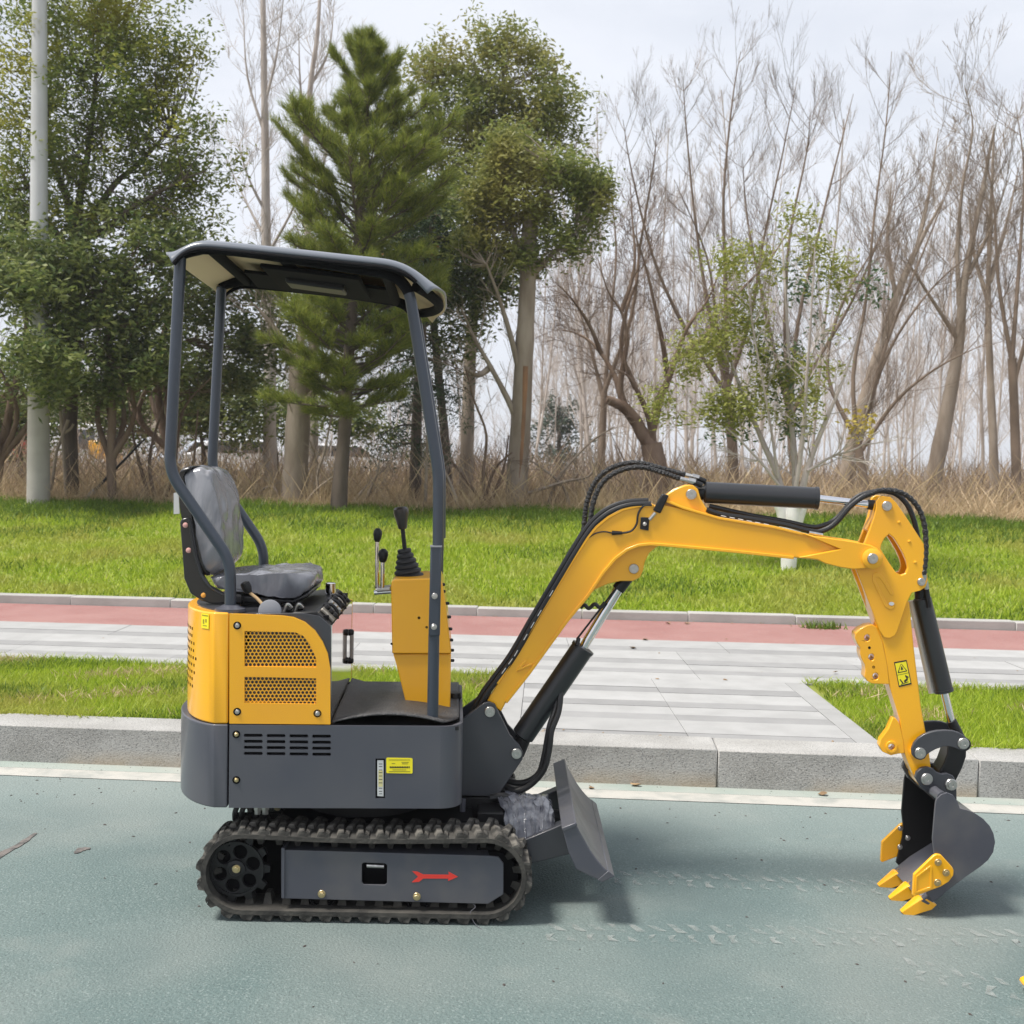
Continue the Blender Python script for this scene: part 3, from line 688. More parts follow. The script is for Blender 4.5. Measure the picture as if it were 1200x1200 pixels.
for gp in (g1, g2):
    mb = MB(); sx, sy = 4.72, 4.09; r = 0
    y = 738.0
    while y < 828:
        x = 284.0 + (r % 2) * sx / 2
        while x < 374:
            if inside((x, y), [(a + (2.5 if a > 340 else -2.5), b + (2.5 if b > 780 and b < 790 or b > 810 else -2.5)) for a, b in gp]) and (738 < y):
                hx = [BF.p(x + 2.74 * math.cos(math.pi / 6 + i * math.pi / 3), y + 2.74 * math.sin(math.pi / 6 + i * math.pi / 3), VE + .005) for i in range(6)]
                cc = [BF.p(x + 2.0 * math.cos(math.pi / 6 + i * math.pi / 3), y + 2.0 * math.sin(math.pi / 6 + i * math.pi / 3), VE + .005) for i in range(6)]
                vs = hx + cc + [p + BF.Y * .003 for p in cc]
                mb.add(vs, [(i, (i + 1) % 6, 6 + (i + 1) % 6, 6 + i) for i in range(6)] + [(6 + i, 6 + (i + 1) % 6, 12 + (i + 1) % 6, 12 + i) for i in range(6)])
            x += sx
        y += sy; r += 1
    tag(mb.build('grille', YEL, YP, smooth=0, recalc=False), kind='stuff')
MB().ext(BF, [(280, 735), (376, 735), (376, 830), (280, 830)], VE + .07, VE + .08).build('grille_backing', DARK, YP)
rad = MB()
for i in range(16): rad.ext(BF, [(286 + i * 5.4, 738), (287.2 + i * 5.4, 738), (287.2 + i * 5.4, 828), (286 + i * 5.4, 828)], VE + .05, VE + .06)
tag(rad.build('radiator_fins', mat('tan engine parts', (.42, .30, .16), .6), YP), kind='stuff')
for x, y in ((278, 733), (278, 834), (372, 836)): fix(RECESS, BF, x, y, VE, 4.6, YP, 'socket'); fix(BOLT_S, BF, x, y, VE + .001, 2.9, YP)
# dark side sheet behind, front plate polished, box interior
sh = [(300, 719), (350, 718.5), (358, 719), (374, 722), (387.5, 733.5), (388, 849), (268.7, 849)]
MB().ext(BF, sh, VE + .0125, VE + .02).build('side_sheet', DGR, EX, bevel=.001)
uP = BF.uv(388.2, 790, VE + .01)[0]
zP = BF.uv(388.2, 733.5, VE + .01)[1]
MB().prism([BF.w(uP - .01, VE + .021, zE0), BF.w(uP, VE + .021, zE0), BF.w(uP, VE + .021, zP), BF.w(uP - .01, VE + .021, zP)], BF.Y * (-2 * VE - .05)).build('front_plate', MIR, EX, bevel=.001)
MB().box(BF.w((uA + uP) / 2 - .006, 0.01, (zE0 + zE) / 2 - .006), ((uP - uA) / 2 - .012, -VE - .035, (zE - zE0) / 2 - .008), BF.X, BF.Y).build('engine_box', DARK, EX)
MB().ext(BF, [(268.7, 719), (344, 719.5), (344, 723), (268.7, 723)], VE + .02, -VE - .02).build('seat_base_plate', DGR, EX)
MB().box(BF.w((uA + uP) / 2, -VE - .006, (zE0 + zE) / 2 - .02), ((uP - uA) / 2, .005, (zE - zE0) / 2 - .025), BF.X, BF.Y).build('far_cover_panel', YEL, EX)
# handle on the polished plate
hp = [BF.w(uP, .24, BF.uv(404, 776, .24)[1]), BF.w(uP + .014, .24, BF.uv(404, 774, .24)[1]), BF.w(uP + .014, .24, BF.uv(404, 741, .24)[1]), BF.w(uP, .24, BF.uv(404, 739, .24)[1])]
H = MB().tube(fillet(hp, .006), .0085, 10).build('grab_handle', mat('grey handle', (.36, .36, .37), .35), EX)
for q in (hp[1], hp[2]): MB().lathe(q, BF.X, [(-.013, .014), (-.004, .014), (.006, .012), (.009, .006)], 12).build('handle_foot', BLK, H)
# switch and filler deck in front of the seat
dk = [(338, 720), (347, 703), (371, 697), (391, 700), (408, 712), (388.5, 734), (374, 722.5)]
v0 = -.30
DK = MB().prism([BF.p(x, y, VE + .02) for x, y in ((330, 722), (345, 717.5), (371, 716.5), (388.5, 734), (388.5, 742), (330, 742))], BF.Y * .76).build('control_deck', BLK, EX, bevel=.004)
mb_ = MB()
A0, A1 = BF.p(371, 716.5, VE + .02), BF.p(388.5, 734, VE + .02); nn = (A1 - A0).cross(BF.Y).normalized(); nn = nn if nn.z > 0 else -nn
SILV = mat('scuffed silver panel', (.46, .42, .35), .35, .7, col2=(.16, .15, .14), vs=26, vlo=.4, vhi=.6)
for k_, (t0, t1, m_) in enumerate(((.08, .24, SILV), (.28, .43, BLK), (.47, .64, SILV), (.70, .92, SILV))):
    a_ = A0 + BF.Y * (.72 * t0) + nn * .001; w_ = BF.Y * (.72 * (t1 - t0)); d_ = (A1 - A0)
    o = MB().prism([a_ + d_ * .08, a_ + d_ * .92, a_ + d_ * .92 + w_, a_ + d_ * .08 + w_], nn * .012).build('deck_module', m_, DK, bevel=.003)
    for q in range(3):
        MB().lathe(a_ + d_ * (.22 + .27 * q) + w_ * .5 + nn * .012, nn, [(0, .012), (.01, .012), (.014, .008)], 10).build('knob', BLK if m_ is SILV else STL, o)
for t in (.26, .45, .67):
    MB().tube(smooth_path([A0 + BF.Y * (.72 * t) + nn * .004, A0 + BF.Y * (.72 * t) + (A1 - A0) * .3 + nn * .024, A0 + BF.Y * (.72 * t) + (A1 - A0) * .7 + nn * .022, A1 + BF.Y * (.72 * t) + nn * .003]), .006, 8).build('strap', BLK, DK)
cp = BF.p(387.5, 698, .15); CAP = MB().lathe(cp, (0, 0, 1), [(-.03, .018), (.012, .018), (.012, .022), (.016, .022), (.05, .021), (.053, .016)], 20).build('filler_cap', CHR, EX)
dsc = BF.p(316.5, 716, -.36); MB().lathe(dsc, -BF.Y, [(0, .041), (.006, .041), (.008, .036)], 28).build('round_cover', mat('matt grey disc', (.27, .28, .31), .5), EX)
MB().tube([BF.p(292, 694, -.30), BF.p(301, 701, -.32), BF.p(307, 707.5, -.33)], .006, 8).build('adjuster_cable', mat('tan cable', (.55, .38, .2), .5), EX)
MB().lathe(BF.p(292, 695, -.30), (BF.p(287, 684, -.30) - BF.p(292, 695, -.30)), [(0, .011), (.02, .018), (.04, .017), (.045, .008)], 12).build('adjuster_knob', BLK, EX)
for x, y in ((338, 712), (351, 711)): MB().lathe(BF.p(x, y, -.34), Vector((.5, -1, .4)), [(-.05, .014), (.0, .017), (.015, .012)], 12).build('toggle_switch', BLK, DK)
for x in (333, 346): MB().tube(smooth_path([BF.p(x, 716, -.36), BF.p(x + 4, 708, -.37), BF.p(x + 9, 712, -.36)]), .005, 8).build('cable', STL, DK)
# label and rear vents
def on_rear(t, z, out=.001):
    q = rc[1:-1]; i = int(t); f = t - i
    a, b = q[i], q[min(i + 1, len(q) - 1)]
    u, v = a[0] + (b[0] - a[0]) * f, a[1] + (b[1] - a[1]) * f
    d = Vector((b[0] - a[0], b[1] - a[1])).normalized(); nrm = Vector((-d.y, d.x)); 
    if nrm.x > 0: nrm = -nrm
    tang = (BF.X * d.x + BF.Y * d.y); nw = BF.X * nrm.x + BF.Y * nrm.y
    return BF.w(u, v, z) + nw * out, tang, nw
zl = BF.uv(240, 729, VE)[1]
p_, tg, nw = on_rear(1.55, zl)
MB().prism([p_ - tg * .021 - _z * .026, p_ + tg * .021 - _z * .026, p_ + tg * .021 + _z * .026, p_ - tg * .021 + _z * .026], nw * .0015).build('warning_label', LABY, EC)
mk = MB()
for a, b, w2, h2 in ((0, .020, .017, .002), (-.006, .002, .004, .006), (.008, -.002, .004, .008), (0, -.016, .012, .0015)):
    q = p_ + tg * a + _z * b + nw * .0016; mk.prism([q - tg * w2 - _z * h2, q + tg * w2 - _z * h2, q + tg * w2 + _z * h2, q - tg * w2 + _z * h2], nw * .0004)
tag(mk.build('print', mat('brown print', (.30, .24, .02), .6), EC), kind='stuff')
vh = MB()
for r in range(9):
    z = BF.uv(230, 742 + r * 8.6, VE)[1]
    for k_ in range(10):
        q, tg, nw = on_rear(3.6 + abs(r - 4.3) * .30 + k_ * .8 + (r % 2) * .4, z, .0004)
        vh.prism([q - tg * .005 - _z * .005, q + tg * .005 - _z * .005, q + tg * .005 + _z * .005, q - tg * .005 + _z * .005], nw * .0006)
tag(vh.build('vent_holes', DARK, EC, smooth=0), kind='stuff')

# ---------------------------------------------------------------- seat
brk = [(210.5, 612), (213.5, 607.5), (219, 606.5), (223, 609), (226, 621), (231, 651), (237, 673), (245, 686), (261, 695), (283, 697), (283, 707), (248, 708), (235.5, 704), (223, 695.5), (215.5, 678), (212.7, 638)]
SEAT = empty('seat', (0, 0, 0)); SEAT.parent = EX
for v in (-.24, .20):
    pts = [BF.p(x, y, -.24) + BF.Y * (v + .24) for x, y in brk]
    MB().prism(pts, BF.Y * .03).build('seat_bracket', SHELL, SEAT, bevel=.006, seg=3)
rl = smooth_path([BF.p(x, y, -.245) for x, y in ((222, 612), (226, 640), (233, 668), (243, 685), (262, 697), (282, 700))]); MB().tube(rl, .004, 8).build('bracket_rib', SHELL, SEAT)
for x, y in ((217.3, 615.5), (221, 645)): fix(PLUG_P, BF, x, y, -.24, 3.2, SEAT, 'plug')
fix(PLUG_O, BF, 238.5, 697.5, -.24, 3.0, SEAT, 'plug')
def cushion(px, v0, v1, name, bev, m, puff=.02):
    """side outline swept across with rounded, slightly bulging sides"""
    c = [BF.p(x, y, v0) for x, y in px]; ctr = sum(c, Vector()) / len(c); mb = MB(); k = len(c); prof = []
    nst = 33
    for i in range(nst):
        t = -1 + 2 * i / (nst - 1); s = (1 - abs(t) ** 5) ** .35 if abs(t) < 1 else 0.0
        prof.append((v0 + (v1 - v0) * (i / (nst - 1)), 1 - bev * (1 - s)))
    vs = []
    for v, s in prof:
        for p in c:
            q = ctr + (p - ctr) * s + BF.Y * (v - v0)
            if m is WRAP:
                f = noise.noise(q * 9) * .5 + noise.noise(Vector((q.x * 30, q.y * 8, q.z * 14))) * .5
                q = q + (p - ctr).normalized() * (.030 * (abs(f) - .2)) * min(1, 1.3 * s)
            vs.append(q)
    fs = [(i * k + j, i * k + (j + 1) % k, (i + 1) * k + (j + 1) % k, (i + 1) * k + j) for i in range(nst - 1) for j in range(k)]
    fs += [tuple(range(k)), tuple(range(nst * k - 1, nst * k - k - 1, -1))]
    return mb.add(vs, fs).build(name, m, SEAT, smooth=70)
def dense(px, k=7): return [(p.x, p.y) for p in smooth_path([Vector((x, y, 0)) for x, y in px + [px[0]]], k)[:-1]]
back = [(213, 553), (220, 547.5), (233, 546.5), (243, 551), (250, 563), (256, 584), (260.5, 612), (262.5, 640), (261.5, 661), (254, 669), (243, 674), (236, 660), (230, 634), (221, 594)]
cb = cushion(dense(back), -.22, .20, 'backrest', .10, WRAP)
bsh = [(208.5, 562), (210, 551), (217, 546.5), (224, 546.5), (214.5, 556), (222, 594), (231, 634), (238, 662), (243, 675), (236, 672), (226, 640), (212, 606)]
cushion(dense(bsh, 3), -.225, .205, 'backrest_shell', .05, SHELL)
cus = [(244, 678), (258, 674.5), (290, 672), (325, 670.5), (352, 671), (363, 675), (366, 682), (361, 693), (343, 702.5), (310, 699), (288, 696), (260, 692), (248, 687)]
cushion(dense(cus), -.22, .20, 'seat_cushion', .10, WRAP)
MB().ext(BF, [(262, 696), (343, 703), (362, 694), (361, 700), (345, 707), (262, 706)], -.21, .19).build('seat_pan', SHELL, SEAT, bevel=.006)
MB().ext(BF, [(252, 706), (330, 706), (330, 714), (246, 714)], -.18, .16).build('seat_rail', BLK, SEAT)
MB().ext(BF, [(203.5, 578), (209, 576), (210.5, 602), (203.5, 602.5)], -.05, -.046).build('tag', LABW, SEAT)

# ---------------------------------------------------------------- canopy
CAN = empty('canopy', (0, 0, 0)); CAN.parent = EX
VP = -.355
post = [(270, 712), (270, 657), (198.5, 553), (211.5, 300), (216, 296.5), (232, 292.5), (245, 291.5), (300, 296.5), (440, 318), (455, 321), (468, 328), (477.5, 340), (481.5, 352), (514, 556), (513.5, 645)]
pp = [BF.p(x, y, VP) for x, y in post]
path = fillet(pp[:4], .06, 6)[:-1] + smooth_path(pp[3:13], 3)[:-1] + fillet(pp[12:], .05, 5)
low = [BF.p(513.5, 742, VP), BF.p(508, 744, VP)]
for dv in (0, .71):
    zr = max(p.z for p in path); ia = next(i for i, p in enumerate(path) if p.z > zr - .10 and i > 5); ib = max(i for i, p in enumerate(path) if p.z > BF.p(480, 345, VP).z)
    for q_, nm_, m_ in ((path[:ia + 1], 'canopy_post', TUB), (path[ia:ib + 1], 'roof_rail', DARK), (path[ib:], 'canopy_post', TUB)):  # roof run of this tube coloured dark to paint shade under the lip
        MB().tube([p + BF.Y * dv for p in q_], .0205, 14).build(nm_, m_, CAN)
    st = [BF.p(x, y, VP - .026) + BF.Y * dv for x, y in ((504.5, 640), (517.5, 640), (515.5, 746), (502, 746))]
    slv = MB().prism(st, BF.Y * .05).build('post_sleeve', TUB, CAN, bevel=.006)
    MB().tube([BF.p(508.5, 744, VP) + BF.Y * dv, BF.p(507, 842, VP) + BF.Y * dv], .0205, 14).build('lower_post', TUB, CAN)
    MB().lathe(BF.p(270, 712.5, VP) + BF.Y * dv, (0, 0, 1), [(-.012, .055), (0, .055), (.004, .04), (.012, .026)], 20).build('post_flange', GRY, CAN)
    if dv == 0:
        for x, y in ((509.3, 698.5), (508.5, 734.5)): fix(BOLT_S, BF, x, y, VP - .026, 3.6, CAN)
        MB().ext(BF, [(504, 639.5), (518, 639.5), (518, 641.3), (504, 641.3)], VP - .028, VP + .02).build('weld_seam', mat('bare weld', (.35, .36, .38), .4, .6), CAN)
def cross(px, py, r=.020):
    a = BF.p(px, py, VP); MB().tube([a, a + BF.Y * .71], r, 12).build('cross_bar', DARK, CAN)
cross(247, 292); cross(330, 300); cross(452, 320)
li_ = [BF.p(262, 297, VP) + BF.Y * .40, BF.p(452, 321, VP) + BF.Y * .40]
MB().prism([li_[0], li_[1], li_[1] + BF.Y * .30 - _z * .012, li_[0] + BF.Y * .30 - _z * .012], Vector((0, 0, .012))).build('roof_inner_panel', DARK, CAN)
a = BF.p(300, 303, VP) ; b = BF.p(420, 318, VP)
MB().prism([a + BF.Y * .08, b + BF.Y * .08, b + BF.Y * .08 - _z * .018, a + BF.Y * .08 - _z * .018], BF.Y * .52).build('roof_brace', DARK, CAN, bevel=.006)
lp = BF.p(322, 308, VP) + BF.Y * .25; lq = BF.p(395, 318, VP) + BF.Y * .25
MB().prism([lp, lq, lq - _z * .03, lp - _z * .03], BF.Y * .14).build('roof_light', BLK, CAN, bevel=.008)
P0_ = BF.p(488, 336, VP)
MB().tube(smooth_path([P0_ + BF.Y * (.71 * t) + BF.X * (.075 * (1 - (2 * t - 1) ** 2)) - _z * (.015 * (1 - (2 * t - 1) ** 2)) for t in (0, .15, .35, .5, .65, .85, 1)], 4), .019, 12).build('visor_bar', DARK, CAN)
# roof shell
VR = -.415
prof = [(201, 301.5), (205, 296), (211, 289.5), (220, 284), (231, 281.2), (248, 281), (300, 286), (350, 291.2), (400, 296.7), (440, 301), (458, 303.8), (472, 308.5), (484, 316), (494, 326), (503, 336)]
P2 = [Vector((*BF.uv(x, y, VR), 0)) for x, y in prof]; P2 = smooth_path(P2, 3); ns = len(P2)
uc, wc = BF.uv(503, 336, VR); um, wm = BF.uv(523.5, 352.5, 0); ur, wr = BF.uv(201, 301.5, VR); ur2, wr2 = BF.uv(192.5, 297, -.2)
du, dw = um - uc, wm - wc; du2, dw2 = ur2 - ur, wr2 - wr
nv = 21; vs = []
for j in range(nv):
    s = -1 + 2 * j / (nv - 1); bul = 1 - abs(s) ** 2.4; edge = max(0, (abs(s) - .84) / .16) ** 1.3
    for i in range(ns):
        t = i / (ns - 1); f = max(0, (t - .72) / .28) ** 1.6; r_ = max(0, (.2 - t) / .2) ** 1.6
        crown = .018 * (1 - s * s)
        vs.append(BF.w(P2[i].x + du * bul * f + du2 * bul * r_ * .8, VR * -s * -1 if False else VR + (.5 + .5 * math.copysign(abs(s) ** .55, s)) * .83, P2[i].y + dw * bul * f + dw2 * bul * r_ + crown * (1 - f) * (1 - r_) - .018 * edge))
fs = [(j * ns + i, j * ns + i + 1, (j + 1) * ns + i + 1, (j + 1) * ns + i) for j in range(nv - 1) for i in range(ns - 1)]
RP = mat('roof grey gelcoat', (0.13, 0.145, 0.17), 0.28, coat=.4)
ROOF = MB().add(vs, fs).build('roof', [RP, BEIGE], CAN, smooth=60, recalc=False)
sm = ROOF.modifiers.new('thick', 'SOLIDIFY'); sm.thickness = .012; sm.offset = -1; sm.use_rim = True; sm.material_offset = 1; sm.material_offset_rim = 0
# black rubber edge under the lip
for j in (0, nv - 1):
    MB().tube([vs[j * ns + i] - _z * .017 for i in range(2, ns - 5)], .008, 8).build('edge_seal', DARK, CAN)

# ---------------------------------------------------------------- console
CV0, CV1 = -.155, .17
CON = MB().ext(BF, [(458.3, 688), (459, 681), (462, 679.2), (516, 677.5), (518.5, 684), (522, 705), (529, 766), (459.5, 766)], CV0, CV1).build('console', YEL, EX, bevel=.004)
MB().ext(BF, [(460.5, 766.2), (528.5, 766.2), (527.5, 839), (477, 830), (470.5, 803), (464, 777)], CV0 + .012, CV1 - .012).build('console_leg', YEL, CON, bevel=.004)
for x, y, r_ in ((491, 724, 1.6), (500, 735, 1.4), (458.8, 754.5, 1.3)):
    fix(RECESS, BF, x, y, CV0, r_, CON, 'socket')
for x, y in ((519, 685), (519.5, 693), (524, 707), (526, 723), (527.5, 737), (528.5, 750), (529.5, 762), (529.8, 774)):
    MB().lathe(BF.p(x, y, CV0 + .02), BF.X, [(-.01, .006), (.006, .006), (.009, .003)], 8).build('edge_bolt', BLK, CON)
bc = BF.p(479, 677.5, 0); sc2 = pxm(bc)
pr = []
for i in range(6):
    h0 = i * 6.1 * sc2; r0 = (18 - i * 1.95) * sc2
    pr += [(h0, r0 * .90), (h0 + .7 * sc2, r0), (h0 + 3.3 * sc2, r0 * .98), (h0 + 4.4 * sc2, r0 * .86)]
lean = (BF.p(473, 640, 0) - bc)
JB = MB().lathe(bc, lean, pr, 24).build('joystick', mat('rubber boot', (.012, .012, .013), .5), EX)
MB().tube([BF.p(474.5, 646, 0), BF.p(471.5, 616, 0)], .0085, 10).build('stem', BLK, JB)
MB().lathe(BF.p(472, 620, 0), BF.p(469.5, 595, 0) - BF.p(472, 620, 0), [(0, .014), (.006, .018), (.03, .022), (.062, .030), (.078, .029), (.086, .022), (.088, .01)], 20).build('knob', mat('brown black grip', (.022, .015, .012), .3, coat=.3), JB)
for x, yt, yk0, yk1, rk, dv in ((442, 634, 619, 635, 5.3, .10), (448.5, 658, 644, 659, 6, .03)):
    L_ = MB().tube([BF.p(x - (0 if x < 445 else .5), 690, dv), BF.p(x, yt, dv)], .0085, 12).build('travel_lever', CHR, EX)
    c = BF.p(x, yk1, dv); s_ = pxm(c)
    MB().lathe(c, (.05, 0, 1), [(0, rk * .5 * s_), (3 * s_, rk * .8 * s_), (9 * s_, rk * s_), (13 * s_, rk * .9 * s_), (16 * s_, rk * .4 * s_)], 16).build('knob', BLK, L_)
MB().tube([BF.p(438.5, 694.5, .08), BF.p(459, 693, .08)], .0095, 12).build('lever_shaft', CHR, EX)
MB().ext(BF, [(440, 690), (457, 688), (457, 692), (440, 693)], .02, .12).build('lever_bracket', STL, EX, bevel=.002)
MB().lathe(BF.p(533, 826, .05), (0, 0, 1), [(-.05, .03), (0, .03), (.0, .02), (.02, .02), (.03, .028), (.05, .025)], 16).build('hose_manifold', BLK, EX)
# floor mat
vs = []; nu, nv2 = 40, 16
u0, u1 = BF.uv(389, 840, -.40)[0], BF.uv(538, 846, -.36)[0]
for j in range(nv2):
    t = j / (nv2 - 1); v = -.405 + t * .78
    for i in range(nu):
        s = i / (nu - 1); e = (1 - t) ** 3
        cornerv = max(0, (s - .82) / .18) ** 2 * .10 * (1 - t) ** 2
        vs.append(BF.w(u0 + (u1 - u0) * s, v + cornerv, zt + .004 + .022 * e * math.sin(math.pi * min(1, s * 1.15)) ** .7 * (1 if s < .87 else 1) + .022 * math.sin(math.pi * min(1, s * 1.05)) * math.sin(math.pi * min(1, t + .15)) + (.05 * max(0, .12 - s) / .12) * t * 0.3))
fs = [(j * nu + i, j * nu + i + 1, (j + 1) * nu + i + 1, (j + 1) * nu + i) for j in range(nv2 - 1) for i in range(nu - 1)]
fmat = MB().add(vs, fs).build('floor_mat', MATR, EX, smooth=60, recalc=False); s_ = fmat.modifiers.new('thick', 'SOLIDIFY'); s_.thickness = .006; s_.offset = 1

# ---------------------------------------------------------------- boom bracket
bk = [(539.5, 848), (542, 842.5), (563, 827), (567, 824), (573.5, 822.3), (580, 825), (585, 836), (598, 862), (608.5, 873), (613, 882), (612.5, 890), (585.5, 930), (580, 933.5), (539.5, 932.6)]
BK = empty('boom_bracket', (0, 0, 0)); BK.parent = EX
for v0 in (-.105, .085):
    pts = [BF.p(x, y, -.105) + BF.Y * (v0 + .105) for x, y in bk]
    MB().prism(pts, BF.Y * .02).build('bracket_plate', DGR, BK, bevel=.003)
MB().ext(BF, [(531, 860), (556, 850), (580, 905), (572, 930), (531, 930)], -.084, .084).build('bracket_web', DGR, BK)
MB().ext(BF, [(541, 934), (585, 934), (600, 946), (590, 962), (541, 966)], -.10, .10).build('bracket_foot', BLK, BK, bevel=.006)
MB().tube([BF.p(542.5, 936, -.16), BF.p(541, 978, -.16)], .011, 10).build('stop_rod', GRY, BK)
for x, y in ((574, 834), (605.2, 883)): fix(PIN_S, BF, x, y, -.105, 6.3, BK, 'pin')

# ---------------------------------------------------------------- boom
BV = .068
top = [(570.5, 821), (583, 801), (600, 774), (640, 708), (673, 654), (689, 629.5), (699, 617.5), (713, 606), (730, 597), (748, 593), (766, 592.3)]
bot = [(959, 656.5), (930, 653.5), (860, 646), (800, 640.5), (775, 638.3), (762, 637.5), (748, 639), (735, 644), (721, 654.5), (707, 671), (689, 698), (665, 727), (620, 789), (593, 823), (587, 834)]
lugu = [(780, 580.5), (790, 573.5), (804, 568.3), (812, 568.3), (818, 573), (821, 584), (827, 594.5), (834, 600.5), (843, 606)]
main = top + [(778, 591.5), (843, 606), (907.6, 616.5), (953, 627.5), (984, 643.5)] + bot
BOOM = MB().ext(MF, main, -BV, BV).build('boom', YEL, EX, bevel=.005, seg=3, smooth=40)
def flange(px, wpx, v, name):
    """narrow plate proud of the side along an edge"""
    pts = [MF.p(x, y, -BV) for x, y in px]; vs = []; k = len(pts)
    for i, p in enumerate(pts):
        t = (pts[min(i + 1, k - 1)] - pts[max(i - 1, 0)]).normalized(); nrm = t.cross(MF.Y).normalized(); h = wpx * pxm(p) / 2
        for s, d in ((-1, -.007), (1, -.007), (1, 2 * BV + .007), (-1, 2 * BV + .007)): vs.append(p + nrm * h * s + MF.Y * d)
    fs = [(i * 4 + j, i * 4 + (j + 1) % 4, (i + 1) * 4 + (j + 1) % 4, (i + 1) * 4 + j) for i in range(k - 1) for j in range(4)] + [(0, 1, 2, 3), tuple(range(4 * k - 1, 4 * k - 5, -1))]
    return MB().add(vs, fs).build(name, YEL, BOOM, bevel=.002)
flange(bot[::-1][1:-1], 3.6, 0, 'bottom_flange'); flange(top[1:], 3.2, 0, 'top_flange')
flange([(781, 587), (800, 595), (843, 607.5), (907, 618), (953, 629)], 3.0, 0, 'top_flange')
flange([(616, 774), (606, 787), (611, 783.5), (623, 778)], 2.2, 0, 'weld_bead')
for v0 in (-.045, .025):
    pts = [MF.p(x, y, -.045) + MF.Y * (v0 + .045) for x, y in [(766, 600), (772, 588)] + lugu + [(830, 618), (780, 612)]]
    MB().prism(pts, MF.Y * .02).build('cylinder_lug', YEL, BOOM, bevel=.004)
    pts = [MF.p(x, y, -.045) + MF.Y * (v0 + .045) for x, y in ((677, 712), (697, 691), (712, 684.5), (727, 681), (742, 681), (750, 677), (753.5, 669), (755.5, 659), (761, 648), (768, 642), (778, 637), (740, 630), (705, 668))]
    MB().prism(pts, MF.Y * .02).build('cylinder_lug', YEL, BOOM, bevel=.004)
tip = [(940, 642), (958, 655), (967, 660.5), (985, 665), (1000, 667.3), (1014, 666.3), (1024, 666), (1032, 660), (1033.5, 652), (1029, 643), (1020, 638.5), (1000, 634.5), (970, 629), (957, 629.5), (972, 638), (986, 643)]
for v0 in (-.084, .066):
    pts = [MF.p(x, y, -.084) + MF.Y * (v0 + .084) for x, y in [(936, 653.2), (958, 656), (967, 660.5), (985, 665), (1000, 667.3), (1014, 666.3), (1024, 666), (1032, 660), (1033.5, 652), (1029, 643), (1020, 638.5), (1000, 634.5), (970, 630), (953, 628), (940, 625), (984, 643.5)]]
    MB().prism(pts, MF.Y * .018).build('tip_fork', YEL, BOOM, bevel=.004)
MB().lathe(MF.p(1022, 654.5, -.084), -MF.Y, [(0, .038), (.01, .038), (.016, .028)], 24).build('boss', YEL, BOOM)
for x, y, v, r_ in ((810, 579.5, -.047, 6.3), (742.7, 666.3, -.047, 5.8), (1022.5, 654.5, -.100, 6.2)): fix(PIN_S, MF, x, y, v, r_, BOOM, 'pin')
# work lamp bracket, cable
MB().ext(MF, [(776, 578.5), (784, 580.5), (774, 602), (765, 598)], -BV - .012, -BV + .03).build('work_lamp', BLK, BOOM, bevel=.005)
MB().tube([MF.p(768, 601, -BV - .006), MF.p(761, 609, -BV - .006)], .007).build('lamp_stem', STL, BOOM)
MB().ext(MF, [(751, 606), (761, 606.5), (760, 622), (750, 620)], -BV - .008, -BV).build('lamp_bracket', BLK, BOOM, bevel=.002); fix(BOLT_S, MF, 755.5, 614, -BV - .008, 2.4, BOOM)
MB().tube(smooth_path([MF.p(x, y, -BV - .006) for x, y in ((764, 592), (754, 593), (748, 602), (746, 614), (740, 622), (730, 624.5), (722, 624.5))]), .004, 8).build('lamp_cable', RUB, BOOM)
MB().tube([MF.p(729, 624.5, -BV - .006), MF.p(717, 624.5, -BV - .006)], [.006, .009, ][:2], 8).build('cable_plug', BLK, BOOM)
MB().tube(smooth_path([MF.p(x, y, -BV - .003) for x, y in ((717, 624.5), (708, 623), (698, 625), (690, 630))]), .0025, 8).build('lamp_cable', RUB, BOOM)

def cylinder(fr, p0, p1, p2, p3, v, rb, rr, name, eye=.03):
    """barrel p0-p1, rod p1-p2, rod eye at p3; pixels on plane v"""
    A, B, C_, D_ = [fr.p(*q, v) for q in (p0, p1, p2, p3)]; ax2 = (B - A).normalized()
    c = MB().lathe(A, ax2, [(0, rb * .8), (.006, rb), ((B - A).length - .012, rb), ((B - A).length - .012, rb * 1.06), ((B - A).length - .001, rb * 1.06), ((B - A).length, rb * .96)], 26).build(name, CYL, EX)
    MB().tube([B - ax2 * .01, C_], rr, 16).build('rod', CHR, c)
    MB().tube([C_ - ax2 * .004, D_], rr * 1.35, 14).build('rod_end', BLK, c)
    MB().lathe(D_ - fr.Y * .022, fr.Y, [(0, eye * .9), (.003, eye), (.041, eye), (.044, eye * .9)], 20).build('rod_eye', BLK, c)
    return c
bc_ = cylinder(MF, (612, 863), (684, 758), (725, 690), (742.7, 666.3), 0, .045, .0185, 'boom_cylinder', .026)
MB().tube([MF.p(605.2, 883, 0), MF.p(615, 860, 0)], .032, 14).build('barrel_end', BLK, bc_)
MB().tube([MF.p(676, 749, -.02), MF.p(727, 683, -.02)], .004, 8).build('cylinder_pipe', BLK, bc_)
ac_ = cylinder(MF, (825, 577), (959, 584), (1018, 591.3), (1038.6, 593.2), 0, .0415, .0145, 'arm_cylinder', .024)
MB().lathe(MF.p(810, 579.5, 0) - MF.Y * .022, MF.Y, [(0, .024), (.044, .024)], 18).build('barrel_eye', BLK, ac_)
MB().tube([MF.p(812, 579, 0), MF.p(827, 577, 0)], .028, 14).build('barrel_end', BLK, ac_)

